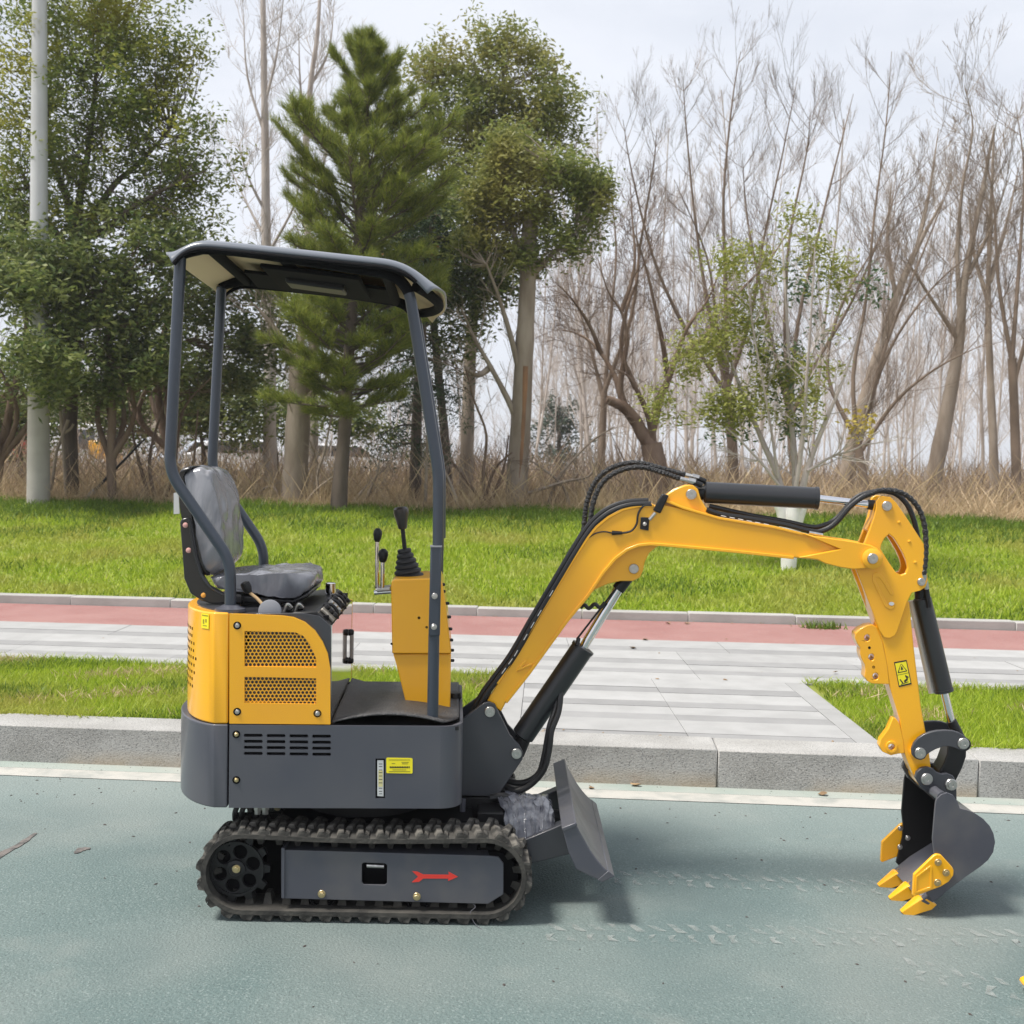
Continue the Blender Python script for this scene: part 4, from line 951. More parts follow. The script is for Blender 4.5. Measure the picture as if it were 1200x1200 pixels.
# ---------------------------------------------------------------- arm
AV = .060
pl = [(1026.5, 588), (1029, 583.5), (1034, 581), (1043.6, 582.3), (1050.7, 589.5), (1058, 600), (1068, 615), (1083, 637.6), (1084.7, 657.5), (1087.5, 680), (1085, 688), (1079, 692), (1069, 694.5), (1063.5, 705.6), (1052, 739.6), (1049, 745), (1043.6, 748), (1035, 746.7), (1031, 739.6), (1011, 687), (1003.5, 668), (1004, 655), (1012.5, 637.6), (1020, 618), (1023.8, 606.5), (1026.6, 596)]
ph = [(1042, 626), (1047, 630), (1052, 637.6), (1058, 648), (1062, 657.5), (1063.8, 666), (1061.5, 672), (1056, 674), (1050, 671), (1041, 658), (1032, 643), (1033, 638), (1036.5, 631)]
ARM = MB().ext(MF, [(1010, 672), (1060, 700), (1066, 706), (1071, 758), (1079.5, 828), (1088, 874), (1091, 899), (1088, 909), (1078, 913), (1070, 908), (1058, 878), (1054.5, 843), (1042, 803), (1035, 757), (1022, 718)], -.048, .048).build('arm', YEL, EX, bevel=.005, seg=3)
for v0 in (-AV, AV - .022):
    q = lambda L_: [MF.p(x, y, -AV) + MF.Y * (v0 + AV) for x, y in L_]
    MB().prism(q(pl), MF.Y * .022, [q(ph)]).build('arm_plate', YEL, ARM, bevel=.003)
    # raised pocket rib
MB().ext(MF, [(1016, 620), (1023, 606), (1026, 590), (1030, 592), (1027, 608), (1020, 626)], -AV + .022, AV - .022).build('arm_web', YEL, ARM)
MB().ext(MF, [(1070, 640), (1082, 640), (1086, 680), (1078, 690)], -AV + .022, AV - .022).build('arm_web', YEL, ARM)
rib = [(1023, 672), (1029, 670.5), (1034, 674), (1047, 695), (1046.5, 697.5), (1043.5, 697), (1034, 681), (1030, 676.5), (1026, 676.5), (1025.5, 680), (1040, 708.5), (1045, 711), (1046.5, 706), (1049, 706), (1048, 712.5), (1043, 714.5), (1037, 711), (1022, 680)]
MB().ext(MF, rib, -AV - .003, -AV).build('pocket_rib', YEL, ARM, bevel=.0015)
fix(PLUG_P, MF, 1044.5, 708, -AV - .001, 0.1, ARM, 'plug')
MB().ext(MF, circ(1044.8, 707.5, 3.2, 10, 2.2), -AV - .004, -AV - .002).build('grease_point', LABW, ARM)
for x, y in ((1053.5, 612), (1065.5, 634.5), (1072.5, 659)): fix(MB().lathe(Vector(), (0, -1, 0), [(0, 1), (.5, .8), (.7, .3)], 10).mesh('stud', YEL), MF, x, y, -AV, 1.9, ARM, 'stud')
for x, y, r_ in ((1039.2, 593, 5.8), (1079.5, 681.8, 4.6)): fix(PIN_S, MF, x, y, -AV, r_, ARM, 'pin')
n3 = [(1023, 732), (1016, 733), (1008, 737), (1002.5, 742), (1002, 748), (1005, 755), (1008.5, 760), (1008, 766), (1009.6, 772), (1013.5, 779), (1014.3, 786), (1013.3, 793.5), (1016, 798), (1022, 801.3), (1042.5, 802), (1040, 780), (1034, 752), (1028, 735)]
h3 = [circ(1016.3, 747.6, 3.4, 12, 4.2), circ(1021.2, 770.3, 3.4, 12, 4.2), circ(1026.2, 792.7, 3.4, 12, 4.2)]
NP = MB().ext(MF, n3, -.050, .020, h3).build('thumb_mount', YEL, ARM, bevel=.004)
for x, y in ((1018.8, 759), (1023.7, 781.7)): fix(RECESS, MF, x, y, -.050, 1.6, NP, 'socket')
l2 = [(1046, 841), (1040.5, 855), (1032, 866.5), (1030.3, 874), (1034, 881), (1044, 885.3), (1052, 883.5), (1060, 882.5), (1059, 868), (1054, 848), (1050, 842)]
MB().ext(MF, l2, -.05, -.008, [circ(1045, 875.5, 4, 12)]).build('thumb_lug', YEL, ARM, bevel=.004)
MB().prism([MF.p(x, y, -.056) for x, y in circ(1045, 875.5, 7, 20)], MF.Y * .054, [[MF.p(x, y, -.056) for x, y in circ(1045, 875.5, 4, 12)]]).build('boss', YEL, ARM, bevel=.002)
MB().lathe(MF.p(1085.4, 912.7, -.06), MF.Y, [(0, .037), (.12, .037)], 20).build('bushing', YEL, ARM)
MB().lathe(MF.p(1077, 882.5, -.07), MF.Y, [(0, .030), (.14, .030)], 20).build('bushing', YEL, ARM)
lb = [(1047.7, 776), (1062.4, 773.3), (1068.3, 801.7), (1053.4, 805.3)]
def quad_in(q, s): 
    c = (sum(a for a, b in q) / 4, sum(b for a, b in q) / 4); return [(c[0] + (a - c[0]) * s, c[1] + (b - c[1]) * s) for a, b in q]
LB2 = MB().ext(MF, lb, -.0494, -.048).build('warning_label', LABK, ARM); MB().ext(MF, quad_in(lb, .88), -.0500, -.0494).build('label_field', LABY, LB2)
def lq(s, t): return tuple((1 - t) * ((1 - s) * lb[0][k] + s * lb[1][k]) + t * ((1 - s) * lb[3][k] + s * lb[2][k]) for k in (0, 1))
mk = MB()
for poly in ([(.5, .12), (.55, .12), (.86, .42), (.8, .42)], [(.5, .12), (.45, .14), (.14, .42), (.22, .42)], [(.14, .42), (.86, .42), (.86, .455), (.14, .455)], [(.48, .22), (.55, .22), (.60, .36), (.40, .36)], [(.06, .52), (.94, .52), (.94, .535), (.06, .535)],
             [(.62, .62), (.70, .58), (.82, .74), (.74, .78)], [(.46, .80), (.74, .72), (.80, .80), (.50, .88)], [(.16, .72), (.24, .70), (.40, .86), (.32, .90)], [(.2, .9), (.8, .86), (.8, .89), (.2, .93)], [(.70, .60), (.88, .68), (.86, .73), (.70, .66)]):
    mk.ext(MF, [lq(*p) for p in poly], -.0504, -.0500)
tag(mk.build('print', LABK, LB2), kind='stuff')
# bucket cylinder and linkage
buc = cylinder(MF, (1080, 700), (1106.5, 811), (1115, 846), (1128, 871), 0, .034, .0145, 'bucket_cylinder', .026)
MB().tube([MF.p(1079.5, 683, 0), MF.p(1080.5, 703, 0)], .026, 14).build('barrel_end', BLK, buc)
MB().tube([MF.p(1068, 704, .03), MF.p(1092, 812, .03)], .012, 10).build('return_pipe', LABW, buc)
MB().tube([MF.p(1085, 687, -.03), MF.p(1089, 712, -.036)], .010, 10).build('hose_fitting', BLK, buc)
rk = [(1068.2, 878), (1071, 871), (1076, 865), (1083, 860.5), (1090, 858), (1098, 856.3), (1108, 855.7), (1117, 856.3), (1124, 858.5), (1130, 862), (1134.5, 867.5), (1135, 873), (1132, 878.5), (1127, 880), (1120, 877), (1113, 874.8), (1106, 874.8), (1097, 878), (1090.5, 881.5), (1086.5, 884.5), (1084, 889), (1079, 891), (1073.5, 889.5), (1069, 885)]
for v0 in (-.088, .070):
    MB().prism([MF.p(x, y, -.088) + MF.Y * (v0 + .088) for x, y in rk], MF.Y * .018).build('rocker_link', DGR, EX, bevel=.003)
for x, y in ((1078, 882.3), (1128.5, 871)): fix(PIN_S, MF, x, y, -.088, 6.6, EX, 'pin')
lk = [(1111, 874), (1120, 866), (1131, 868), (1133, 876), (1132.5, 887), (1128, 900), (1121, 914), (1113, 924), (1104, 916), (1100, 905), (1106, 895), (1110, 884)]
MB().ext(MF, lk, -.050, .050).build('connecting_link', BLK, EX, bevel=.006, seg=3)

# ---------------------------------------------------------------- bucket
BU = empty('bucket', (0, 0, 0)); BU.parent = EX
W = .175
sidep = [(1096.5, 942), (1098, 936), (1103, 931), (1110, 929), (1117, 932), (1122.5, 940), (1125, 947.5), (1132, 949), (1141, 952), (1152.5, 959.7), (1160, 968), (1164.5, 977), (1166.3, 987), (1164, 999), (1158, 1008), (1150, 1015), (1133, 1026.7), (1114, 1041), (1102.7, 1049.7), (1094, 1056.5), (1086, 1048), (1094, 1016), (1095, 1002), (1093, 983)]
near = [KF.p(x, y, -W) for x, y in sidep]
for v0 in (0, 2 * W - .012):
    MB().prism([p + KF.Y * v0 for p in near], KF.Y * .012).build('side_plate', GRYD if v0 == 0 else BLK, BU, bevel=.0015)  # far plate plain black, near plate dusty grey
# back and floor shell follow the outline from the top bar round to the lip
sh_i = list(range(5, 20)); o_ = [near[i] for i in sh_i]; ctr = KF.p(1125, 990, -W); vs = []
for p in o_:
    d = (ctr - p).normalized(); q = p + d * .003
    vs += [q + KF.Y * .012, q + KF.Y * (2 * W - .012), q + d * .010 + KF.Y * (2 * W - .012), q + d * .010 + KF.Y * .012]
k = len(o_); fs = [(i * 4 + j, i * 4 + (j + 1) % 4, (i + 1) * 4 + (j + 1) % 4, (i + 1) * 4 + j) for i in range(k - 1) for j in range(4)] + [(0, 1, 2, 3), (4 * k - 1, 4 * k - 2, 4 * k - 3, 4 * k - 4)]
MB().add(vs, fs).build('bucket_shell', GRYD, BU, smooth=50)
MB().prism([KF.p(x, y, -W + .013) for x, y in ((1101, 1038), (1130, 1020), (1104, 1050.5), (1088, 1061), (1079, 1056))], KF.Y * (2 * W - .026)).build('cutting_lip', GRYD, BU, bevel=.003)
a = KF.p(1105, 935, -W); MB().tube([a + KF.Y * .005, a + KF.Y * (2 * W - .005)], .020, 16).build('top_tube', GRY, BU)
ear = [(1073, 912), (1074.5, 905), (1080, 900), (1087, 898.8), (1094, 901), (1098, 905), (1104, 907), (1110, 906), (1117, 909), (1121, 916), (1121.5, 942), (1110, 942), (1096, 938), (1080, 924)]
for v0 in (-.082, .062):
    MB().prism([KF.p(x, y, -.082) + KF.Y * (v0 + .082) for x, y in ear], KF.Y * .02).build('bucket_ear', DGR, BU, bevel=.003)
for x, y in ((1085.6, 912.7), (1114.2, 919.2)): fix(PIN_S, KF, x, y, -.082, 7.0, BU, 'pin')
def tooth(v):
    """chisel tooth along the lip"""
    px = [(1055, 1067.5), (1076, 1051), (1083, 1050), (1095, 1057), (1089, 1063), (1078, 1067), (1061, 1074.5)]
    b = [KF.p(x, y, -.135) for x, y in px]; c = MB(); k = len(b)
    hw = [.012, .026, .028, .028, .028, .024, .014]
    vs = [p + KF.Y * (v + .135 - h) for p, h in zip(b, hw)] + [p + KF.Y * (v + .135 + h) for p, h in zip(b, hw)]
    fs = [tuple(range(k)), tuple(range(2 * k - 1, k - 1, -1))] + [(i, (i + 1) % k, k + (i + 1) % k, k + i) for i in range(k)]
    return c.add(vs, fs).build('bucket_tooth', YEL, BU, bevel=.003)
for v in (-.135, 0, .135): tooth(v)
for v in (-.135, 0, .135):
    p = KF.p(1082, 1052, -.135) + KF.Y * (v + .135); MB().lathe(p, KF.p(1076, 1040, -.135) - KF.p(1082, 1052, -.135), [(0, .012), (.006, .012), (.006, .008), (.014, .008)], 10).build('tooth_bolt', STL, BU)
cut = [(1069.5, 1049.5), (1071, 1025), (1094, 1003), (1098, 1001), (1103, 1001.8), (1116, 1016), (1118, 1020), (1117.5, 1026), (1112, 1033.5), (1103, 1039), (1071.5, 1051)]
SCN = MB().ext(KF, cut, -W - .016, -W - .001).build('side_cutter', YEL, BU, bevel=.003)
MB().prism([KF.p(x, y, -W - .016) for x, y in ((1072, 1047), (1073, 1027), (1090, 1014), (1092, 1015), (1092, 1040), (1090, 1042))], KF.Y * -.003, [[KF.p(x, y, -W - .016) for x, y in ((1074, 1044.5), (1075, 1028), (1089.5, 1017), (1089.5, 1039))]]).build('raised_edge', YEL, SCN, bevel=.001)
fp = [p + KF.Y * (2 * W + .017) for p in [KF.p(x, y, -W - .016) for x, y in cut]]
MB().prism(fp, KF.Y * .015).build('side_cutter', YEL, BU, bevel=.003)
for x, y in ((1099.2, 1010.4), (1108.5, 1022.6), (1098.5, 1034)):
    fix(BOLT_B, KF, x, y, -W - .016, 4.2, SCN)
    c = KF.p(x - 8, y - 6, -W) + KF.Y * (2 * W - .012)
    inst('bolt', BOLT_S, BU, Matrix.Translation(c) @ Matrix.Rotation(KF.a, 4, 'Z') @ Matrix.Diagonal((.0105, .0105, .0105, 1)))

# ---------------------------------------------------------------- hoses
def hose(px, v, r, name='hydraulic_hose', fr=MF, m=RUB, k=7, vs_=None):
    pts = [fr.p(x, y, v if vs_ is None else vs_[i]) for i, (x, y) in enumerate(px)]
    return MB().tube(smooth_path(pts, k), r, 10).build(name, m, EX)
run = [(541, 850), (552, 838), (566, 812), (582, 790), (600, 765), (625, 722), (650, 680), (672, 643), (686, 621), (698, 607), (715, 595), (735, 588.5), (760, 587)]
hose(run, -.04, .012); hose([(x + 3, y + 3.5) for x, y in run], -.066, .011); hose([(x - 1, y + 1) for x, y in run], .02, .012)
HP = mat('white hose print', (.65, .65, .65), .5)
pm = MB()
for t in (0.30, .34, .37, .41, .44, .47, .52):
    i = t * 11; a_ = run[int(i)]; b_ = run[int(i) + 1]; f_ = i - int(i); x, y = a_[0] + (b_[0] - a_[0]) * f_ + 3, a_[1] + (b_[1] - a_[1]) * f_ + 3.5
    d = Vector((b_[0] - a_[0], b_[1] - a_[1])).normalized() * 4; pm.tube([MF.p(x - d.x, y - d.y, -.0772), MF.p(x + d.x, y + d.y, -.0772)], .0018, 5)
tag(pm.build('hose_print', HP, EX), kind='stuff')
BRD = mat('spiral hose guard', (.014, .014, .015), .4, bump=.9, bs=160)
def coil(px, v, r, fr=MF):
    """hose in a ribbed spiral guard"""
    pts = smooth_path([fr.p(x, y, v) for x, y in px], 10); L_ = 0; fine = [pts[0]]
    for a_, b_ in zip(pts, pts[1:]):
        n_ = max(1, int((b_ - a_).length / .0035))
        fine += [a_.lerp(b_, (i + 1) / n_) for i in range(n_)]
    rr = [r * (1.10 if i % 4 < 2 else .90) for i in range(len(fine))]
    return MB().tube(fine, rr, 9).build('hydraulic_hose', BRD, EX, smooth=60)
coil([(684, 627), (685, 610), (688, 588), (697, 566), (712, 551), (732, 543.5), (752, 543), (775, 549), (803, 556.5)], -.005, .0105)
coil([(690.5, 625), (692, 608), (695, 590), (703, 570), (716, 557), (735, 549), (755, 548), (776, 554), (797, 561)], -.035, .0105)
for x0, y0, x1, y1, v in ((802, 556.3, 819, 560.5, -.005), (797, 561, 815, 565, -.035)):
    MB().tube([MF.p(x0, y0, v), MF.p((x0 + x1) / 2, (y0 + y1) / 2, v), MF.p((x0 + x1) / 2 + .5, (y0 + y1) / 2, v), MF.p(x1, y1, v)], [.009, .009, .012, .012], 8).build('hose_fitting', STL, EX)
    MB().tube([MF.p(x1 - 2, y1, v), MF.p(x1 + 8, y1 + 4, v)], .011, 10).build('hose_elbow', BLK, EX)
for dx, dy, v in ((0, 0, -.035), (3, -4, .01)):
    hose([(828 + dx, 597 + dy), (845 + dx, 602.5 + dy), (880, 608 + dy), (920, 615 + dy), (948, 622 + dy), (962 + dx, 622.5 + dy), (978 + dx, 614 + dy), (996 + dx, 594 + dy), (1010 + dx, 583 + dy), (1020, 579)] if v < 0 else [(831, 593), (880, 604), (920, 611), (950, 617.5), (964, 616), (980, 608), (1000, 586), (1014, 578.5), (1034, 575.5), (1050, 579), (1062, 590), (1069, 604), (1074, 622), (1078, 650), (1079, 672)], v - .02, .010)
pm = MB()
for i in range(6): pm.tube([MF.p(845 + i * 10, 604.3 + i * 1.9, -.0655), MF.p(851 + i * 10, 605.4 + i * 1.9, -.0655)], .0014, 5)
tag(pm.build('hose_print', HP, EX), kind='stuff')
coil([(1012, 582), (1020, 578.5), (1034, 574.5), (1052, 576), (1066, 583.5), (1077, 597), (1083, 614), (1085, 635), (1084.5, 655), (1082.5, 674)], -.055, .0098)
MB().tube([MF.p(1082.5, 672, -.055), MF.p(1086, 690, -.045)], .010, 8).build('hose_fitting', STL, EX)
MB().tube([MF.p(948, 624, -.062), MF.p(964, 627, -.062)], .008, 8).build('hose_fitting', STL, EX)
hose([(655, 800), (652, 828), (645, 848), (642, 862), (638, 885), (632, 905), (620, 915), (606, 917.5), (590, 913), (580, 908)], 0, .012, vs_=(0, -.03, -.055, -.06, -.06, -.055, -.05, -.04, -.02, 0))
hose([(658, 798), (655, 832), (646.5, 856), (644, 876), (639, 898), (630, 912), (616, 923.5), (603, 926), (590, 920), (578, 912)], 0, .012, vs_=(-.01, -.05, -.075, -.08, -.08, -.075, -.07, -.06, -.04, -.01))
hose([(580, 925), (596, 926), (608, 932), (614, 945), (618, 962)], -.03, .022); hose([(575, 935), (590, 934), (600, 942), (606, 960)], -.09, .018)
MB().tube(smooth_path([BF.p(x, y, -.10) for x, y in ((586, 935), (589, 939), (589, 947))]), .009, 10).build('white_hose_end', LABW, EX)
MB().tube([BF.p(571, 960, -.20), BF.p(584, 962, -.20)], .010, 10).build('hose_fitting', STL, EX); MB().tube([BF.p(584, 961, -.21), BF.p(589, 964, -.21)], .015, 10).build('hose_nut', STL, EX)
MB().tube(smooth_path([MF.p(x, y, -.02) for x, y in ((680, 712), (685, 709), (690, 713), (697, 708), (703, 712), (709, 706))]), .008, 7).build('rope_tie', RUB, EX)
# cylinder port block on the boom cylinder
MB().tube([MF.p(678, 748, -.03), MF.p(676, 757, -.045)], .009, 8).build('port', BLK, bc_)

# ---------------------------------------------------------------- crumpled film lying on the blade arms
bgp = BF.p
def crumple(name, poly, v0, v1, m, label, cat):
    vs = []; nu, nv_ = 26, 12
    a, b = poly
    for j in range(nv_):
        t = j / (nv_ - 1); v = v0 + (v1 - v0) * t
        for i in range(nu):
            s = i / (nu - 1); k = s * (len(a) - 1); q = min(int(k), len(a) - 2); f = k - q
            lo_ = (a[q][0] + (a[q + 1][0] - a[q][0]) * f, a[q][1] + (a[q + 1][1] - a[q][1]) * f)
            hi_ = (b[q][0] + (b[q + 1][0] - b[q][0]) * f, b[q][1] + (b[q + 1][1] - b[q][1]) * f)
            P0, P1 = UF.uv(*lo_, v0), UF.uv(*hi_, v0)
            arch = math.sin(math.pi * min(1, t * 1.05)) ** .6
            p = UF.w(P0[0] + (P1[0] - P0[0]) * t, v, P0[1] + (P1[1] - P0[1]) * arch)
            j_ = .0055 if 0 < j < nv_ - 1 else .003
            vs.append(p + Vector((random.gauss(0, j_), random.gauss(0, j_), random.gauss(0, j_ * .8))))
    fs = []
    for j in range(nv_ - 1):
        for i in range(nu - 1):
            q = (j * nu + i, j * nu + i + 1, (j + 1) * nu + i + 1, (j + 1) * nu + i)
            fs += [(q[0], q[1], q[2]), (q[0], q[2], q[3])] if (i + j) % 2 else [(q[0], q[1], q[3]), (q[1], q[2], q[3])]
    o = MB().add(vs, fs).build(name, m, smooth=24, recalc=False); tag(o, label, cat)
    return o
film = crumple('plastic_film', ([(594, 976), (604, 982), (616, 984), (628, 985), (640, 979), (649, 971)], [(563, 947), (586, 945), (608, 946), (624, 949), (640, 951), (648, 962)]), -.25, .12, BAG, 'crumpled clear plastic film lying on the blade arms in front of the tracks', 'plastic film')

# ================================================================== TREES, POLE AND THINGS BEHIND
BARK_D = mat('dark bark', (0.075, 0.058, 0.045), 0.9, col2=(0.13, 0.10, 0.08), vs=6, bump=.6, bs=25, stretch=(1, 1, .3))
BARK_B = mat('brown bark', (0.12, 0.075, 0.05), 0.9, col2=(0.21, 0.15, 0.11), vs=5, bump=.6, bs=25, stretch=(1, 1, .3))
BARK_P = mat('pale bark', (0.21, 0.165, 0.125), 0.9, col2=(0.34, 0.285, 0.23), vs=4, bump=.6, bs=20, stretch=(1, 1, .3))
BARK_G = mat('grey tan twigs', (0.36, 0.315, 0.285), 0.9, col2=(0.48, 0.43, 0.395), vs=2)
BARK_T = mat('brown twigs', (0.15, 0.11, 0.08), 0.9, col2=(0.24, 0.18, 0.135), vs=2)
WASH = mat('limewash', (0.78, 0.77, 0.74), 0.85, col2=(0.60, 0.58, 0.53), vs=7, vlo=.5, vhi=.8)
LF_DARK = leafmat('dark evergreen leaf', (0.066, 0.112, 0.030), (0.27, 0.30, 0.095), .45)
LF_MID = leafmat('mid green leaf', (0.08, 0.135, 0.026), (0.26, 0.30, 0.07), .42, dry=(0.36, 0.34, 0.05))
LF_OLIV = leafmat('olive leaf', (0.125, 0.175, 0.042), (0.29, 0.31, 0.09), .42, dry=(0.31, 0.285, 0.085))
LF_PINE = leafmat('pine needle', (0.085, 0.140, 0.024), (0.35, 0.37, 0.07), .4)
LF_CED = leafmat('cedar leaf', (0.022, 0.050, 0.022), (0.065, 0.105, 0.045), .15)
LF_YG = leafmat('yellow green leaf', (0.20, 0.235, 0.050), (0.40, 0.40, 0.115), .45)
LF_BG = leafmat('blue green shade leaf', (0.055, 0.105, 0.050), (0.13, 0.18, 0.085), .3)
LF_YEL = leafmat('yellow leaf', (0.45, 0.34, 0.06), (0.62, 0.50, 0.13), .4)
LF_FAR = leafmat('far conifer leaf', (0.060, 0.090, 0.070), (0.11, 0.135, 0.10), .2)

def rv(): return Vector((random.gauss(0, 1), random.gauss(0, 1), random.gauss(0, 1)))
def limb(mb, pts, r0, r1, n=8, k=4):
    p = smooth_path(pts, k); m = len(p)
    rs = [(r0 + (r1 - r0) * i / (m - 1)) * random.uniform(.95, 1.06) for i in range(m)]
    mb.tube(p, rs, n, caps=True); return p
def grow(mb, p, d, L_, r, lvl, up=.12, wig=.16, kids=(0, 5, 6, 7), ang=.6, ends=None, seg=4, rmin=.003):
    pts = [p.copy()]; d = d.normalized(); ds = [d]
    s = seg if lvl else 2
    for i in range(s):
        d = (d + rv() * wig * .5 + Vector((0, 0, up))).normalized(); p = p + d * (L_ / s); pts.append(p.copy()); ds.append(d)
    rs = [max(rmin, r * (1 - .62 * i / s)) for i in range(s + 1)]
    mb.tube(pts, rs, 6 if r > .05 else 4 if r > .014 else 3, caps=False)
    if ends is not None and lvl <= 1: ends.append(pts[-1]); ends.append(pts[len(pts) // 2])
    if lvl:
        for c in range(kids[lvl]):
            t = random.uniform(.22, 1) * s; i = min(int(t), s - 1); q = pts[i].lerp(pts[i + 1], t - i)
            ax_ = ds[i].cross(rv()).normalized(); nd = ds[i] * math.cos(ang) + ax_ * math.sin(ang) * random.uniform(.7, 1.2)
            grow(mb, q, nd, L_ * random.uniform(.38, .68) * (1 - .25 * t / s), max(rmin, r * (1 - .62 * t / s) * random.uniform(.42, .62)), lvl - 1, up, wig, kids, ang, ends, seg, rmin)
def leaves(C, sig, m, L_, W_, flat=.5):
    """C: (K,3) cluster centres -> diamond leaves"""
    C = np.asarray(C, dtype=float); K = len(C); n = K * m
    c = np.repeat(C, m, 0) + RNG.normal(0, 1, (n, 3)) * sig
    a = RNG.normal(0, 1, (n, 3)); a[:, 2] = a[:, 2] * flat - .25; a /= np.linalg.norm(a, axis=1)[:, None]
    b = np.cross(a, RNG.normal(0, 1, (n, 3)) + np.array([0, 0, 1.0])); b /= np.linalg.norm(b, axis=1)[:, None] + 1e-9
    l = (L_ * RNG.uniform(.6, 1.3, n))[:, None]; w_ = (W_ * RNG.uniform(.6, 1.3, n))[:, None]
    V = np.stack([c - a * l * .5, c + b * w_ * .5 - a * l * .05, c + a * l * .5, c - b * w_ * .5 - a * l * .05], 1)
    return V
def needles(P, D, L_, W_, m, spread=.9):
    P = np.asarray(P, float); D = np.asarray(D, float); n = len(P) * m
    p = np.repeat(P, m, 0) + RNG.normal(0, .02, (n, 3)); d = np.repeat(D, m, 0) + RNG.normal(0, spread, (n, 3)); d /= np.linalg.norm(d, axis=1)[:, None]
    b = np.cross(d, RNG.normal(0, 1, (n, 3))); b /= np.linalg.norm(b, axis=1)[:, None] + 1e-9
    l = (L_ * RNG.uniform(.6, 1.2, n))[:, None]
    return np.stack([p - b * W_ * .5, p + b * W_ * .5, p + d * l], 1)
def blob(px, py, rx, ry, Y, n, shell=.55, dz=.9):
    c = at(px, py, Y); s = pxm(c); out = []
    for i in range(n):
        d = rv().normalized(); r = random.random() ** .42
        if random.random() < .20: r = random.uniform(1.0, 1.42)
        q = c + Vector((d.x * rx * s * r, d.y * rx * s * r * dz, d.z * ry * s * r))
        if noise.noise(q * 1.7) + .6 * noise.noise(q * 4.1) + random.gauss(0, .10) < -.06: continue
        out.append(q)
    return out or [c]
class Tree:
    def __init__(s, name, label, base, cat='tree', group=None):
        s.base = Vector(base); s.o = empty(name, s.base, label, cat, group); s.mb = MB(); s.tips = []; s.paths = []
    def limb(s, px, r0, r1, Y, dY=.0, n=9):
        """trunk or limb through photo points, radii in photo pixels"""
        pts = [at(x, y, Y + (dY * i / max(1, len(px) - 1))) for i, (x, y) in enumerate(px)]
        sc0 = pxm(pts[0]); q = limb(s.mb, pts, r0 * sc0, r1 * sc0, n); s.paths.append(q); return q
    def twigs(s, path, n, L_, r, lvl=1, t0=.3, **k):
        ends = []
        for i in range(n):
            j = random.randint(int(len(path) * t0), len(path) - 2); d = (path[j + 1] - path[j]).normalized()
            a = d.cross(rv()).normalized(); q = d * .6 + a * random.uniform(.5, 1.1)
            grow(s.mb, path[j], q, L_ * random.uniform(.6, 1.2), r, lvl, ends=ends, **k)
        s.tips += ends; return ends
    def reach(s, path, targets, r, t0=.4):
        """thin limbs from the trunk out to leaf clusters"""
        for t in targets:
            cand = [q for i_, pa in enumerate(s.paths) for q in (pa[int(len(pa) * t0):] if i_ == 0 else pa[len(pa) // 3:])]
            a = min(cand, key=lambda q: (q - t).length + max(0, q.z - t.z + .15) * 1.5)
            if (a - t).length > 1.6: continue
            m = a.lerp(t, .5) + Vector((0, 0, -.08 * (a - t).length)) + rv() * .10
            s.mb.tube(smooth_path([a, m, t], 3), [r, r * .85, r * .75, r * .6, r * .5, r * .4, r * .25], 4, caps=False)
    def done(s, bark, leafV=None, lm=None, extra=()):
        if s.mb.v:
            t = s.mb.build('trunk', bark, s.o, smooth=60, recalc=False); t.location = -s.base
        if leafV is not None:
            c = bpy.data.objects.new('crown', polymesh('crown', leafV, lm)); COL.objects.link(c); c.parent = s.o; c.location = -s.base
        for nm, V, m in extra:
            c = bpy.data.objects.new(nm, polymesh(nm, V, m)); COL.objects.link(c); c.parent = s.o; c.location = -s.base
        return s.o
def leafy(T, blobs, Y, path, n, m, L_, W_, sig, limb_r=.013, limb_share=.22, flat=.5):
    C = []
    tot = sum(b[2] * b[3] for b in blobs)
    for b in blobs: C += blob(b[0], b[1], b[2], b[3], Y + (b[4] if len(b) > 4 else 0), max(3, int(n * b[2] * b[3] / tot)))
    T.reach(path, random.sample(C, int(len(C) * limb_share)), limb_r)
    return leaves([tuple(c) for c in C], sig, m, L_, W_, flat)

# --- tall evergreen at the left, dark lean trunk with a fork
b = at(86, 600, 14.2); b.z = gz(14.2)
T = Tree('evergreen_tree', 'tall round crowned evergreen beside the white lamp pole, on a dark straight trunk', b)
p = T.limb([(84, 604), (84, 560), (82, 500), (86, 420), (88, 330), (88, 285)], 9, 7, 14.2)
for q in ([(88, 290), (80, 240), (68, 205), (55, 160), (60, 90)], [(88, 288), (94, 230), (103, 180), (110, 120), (115, 40)], [(89, 286), (108, 255), (135, 215), (165, 190), (200, 150)], [(88, 282), (120, 270), (160, 240), (215, 210)], [(86, 300), (50, 250), (20, 190)]):
    T.twigs(T.limb(q, 5.5, 1.5, 14.2, random.uniform(-.6, .6)), 7, .9, .012, 1)
V = leafy(T, [(70, 45, 85, 50), (150, 55, 70, 45), (30, 120, 70, 60), (120, 120, 90, 45), (190, 170, 75, 55), (60, 190, 80, 45), (225, 205, 45, 50), (15, 230, 50, 40), (150, 15, 50, 30), (205, 60, 36, 26), (170, 110, 50, 35), (60, 255, 50, 24), (140, 245, 50, 26), (190, 250, 40, 22), (100, 170, 70, 40), (110, -20, 90, 50), (230, 245, 30, 20)], 14.2, p, 2500, 26, .10, .040, .115)
T.done(BARK_D, V, LF_MID)
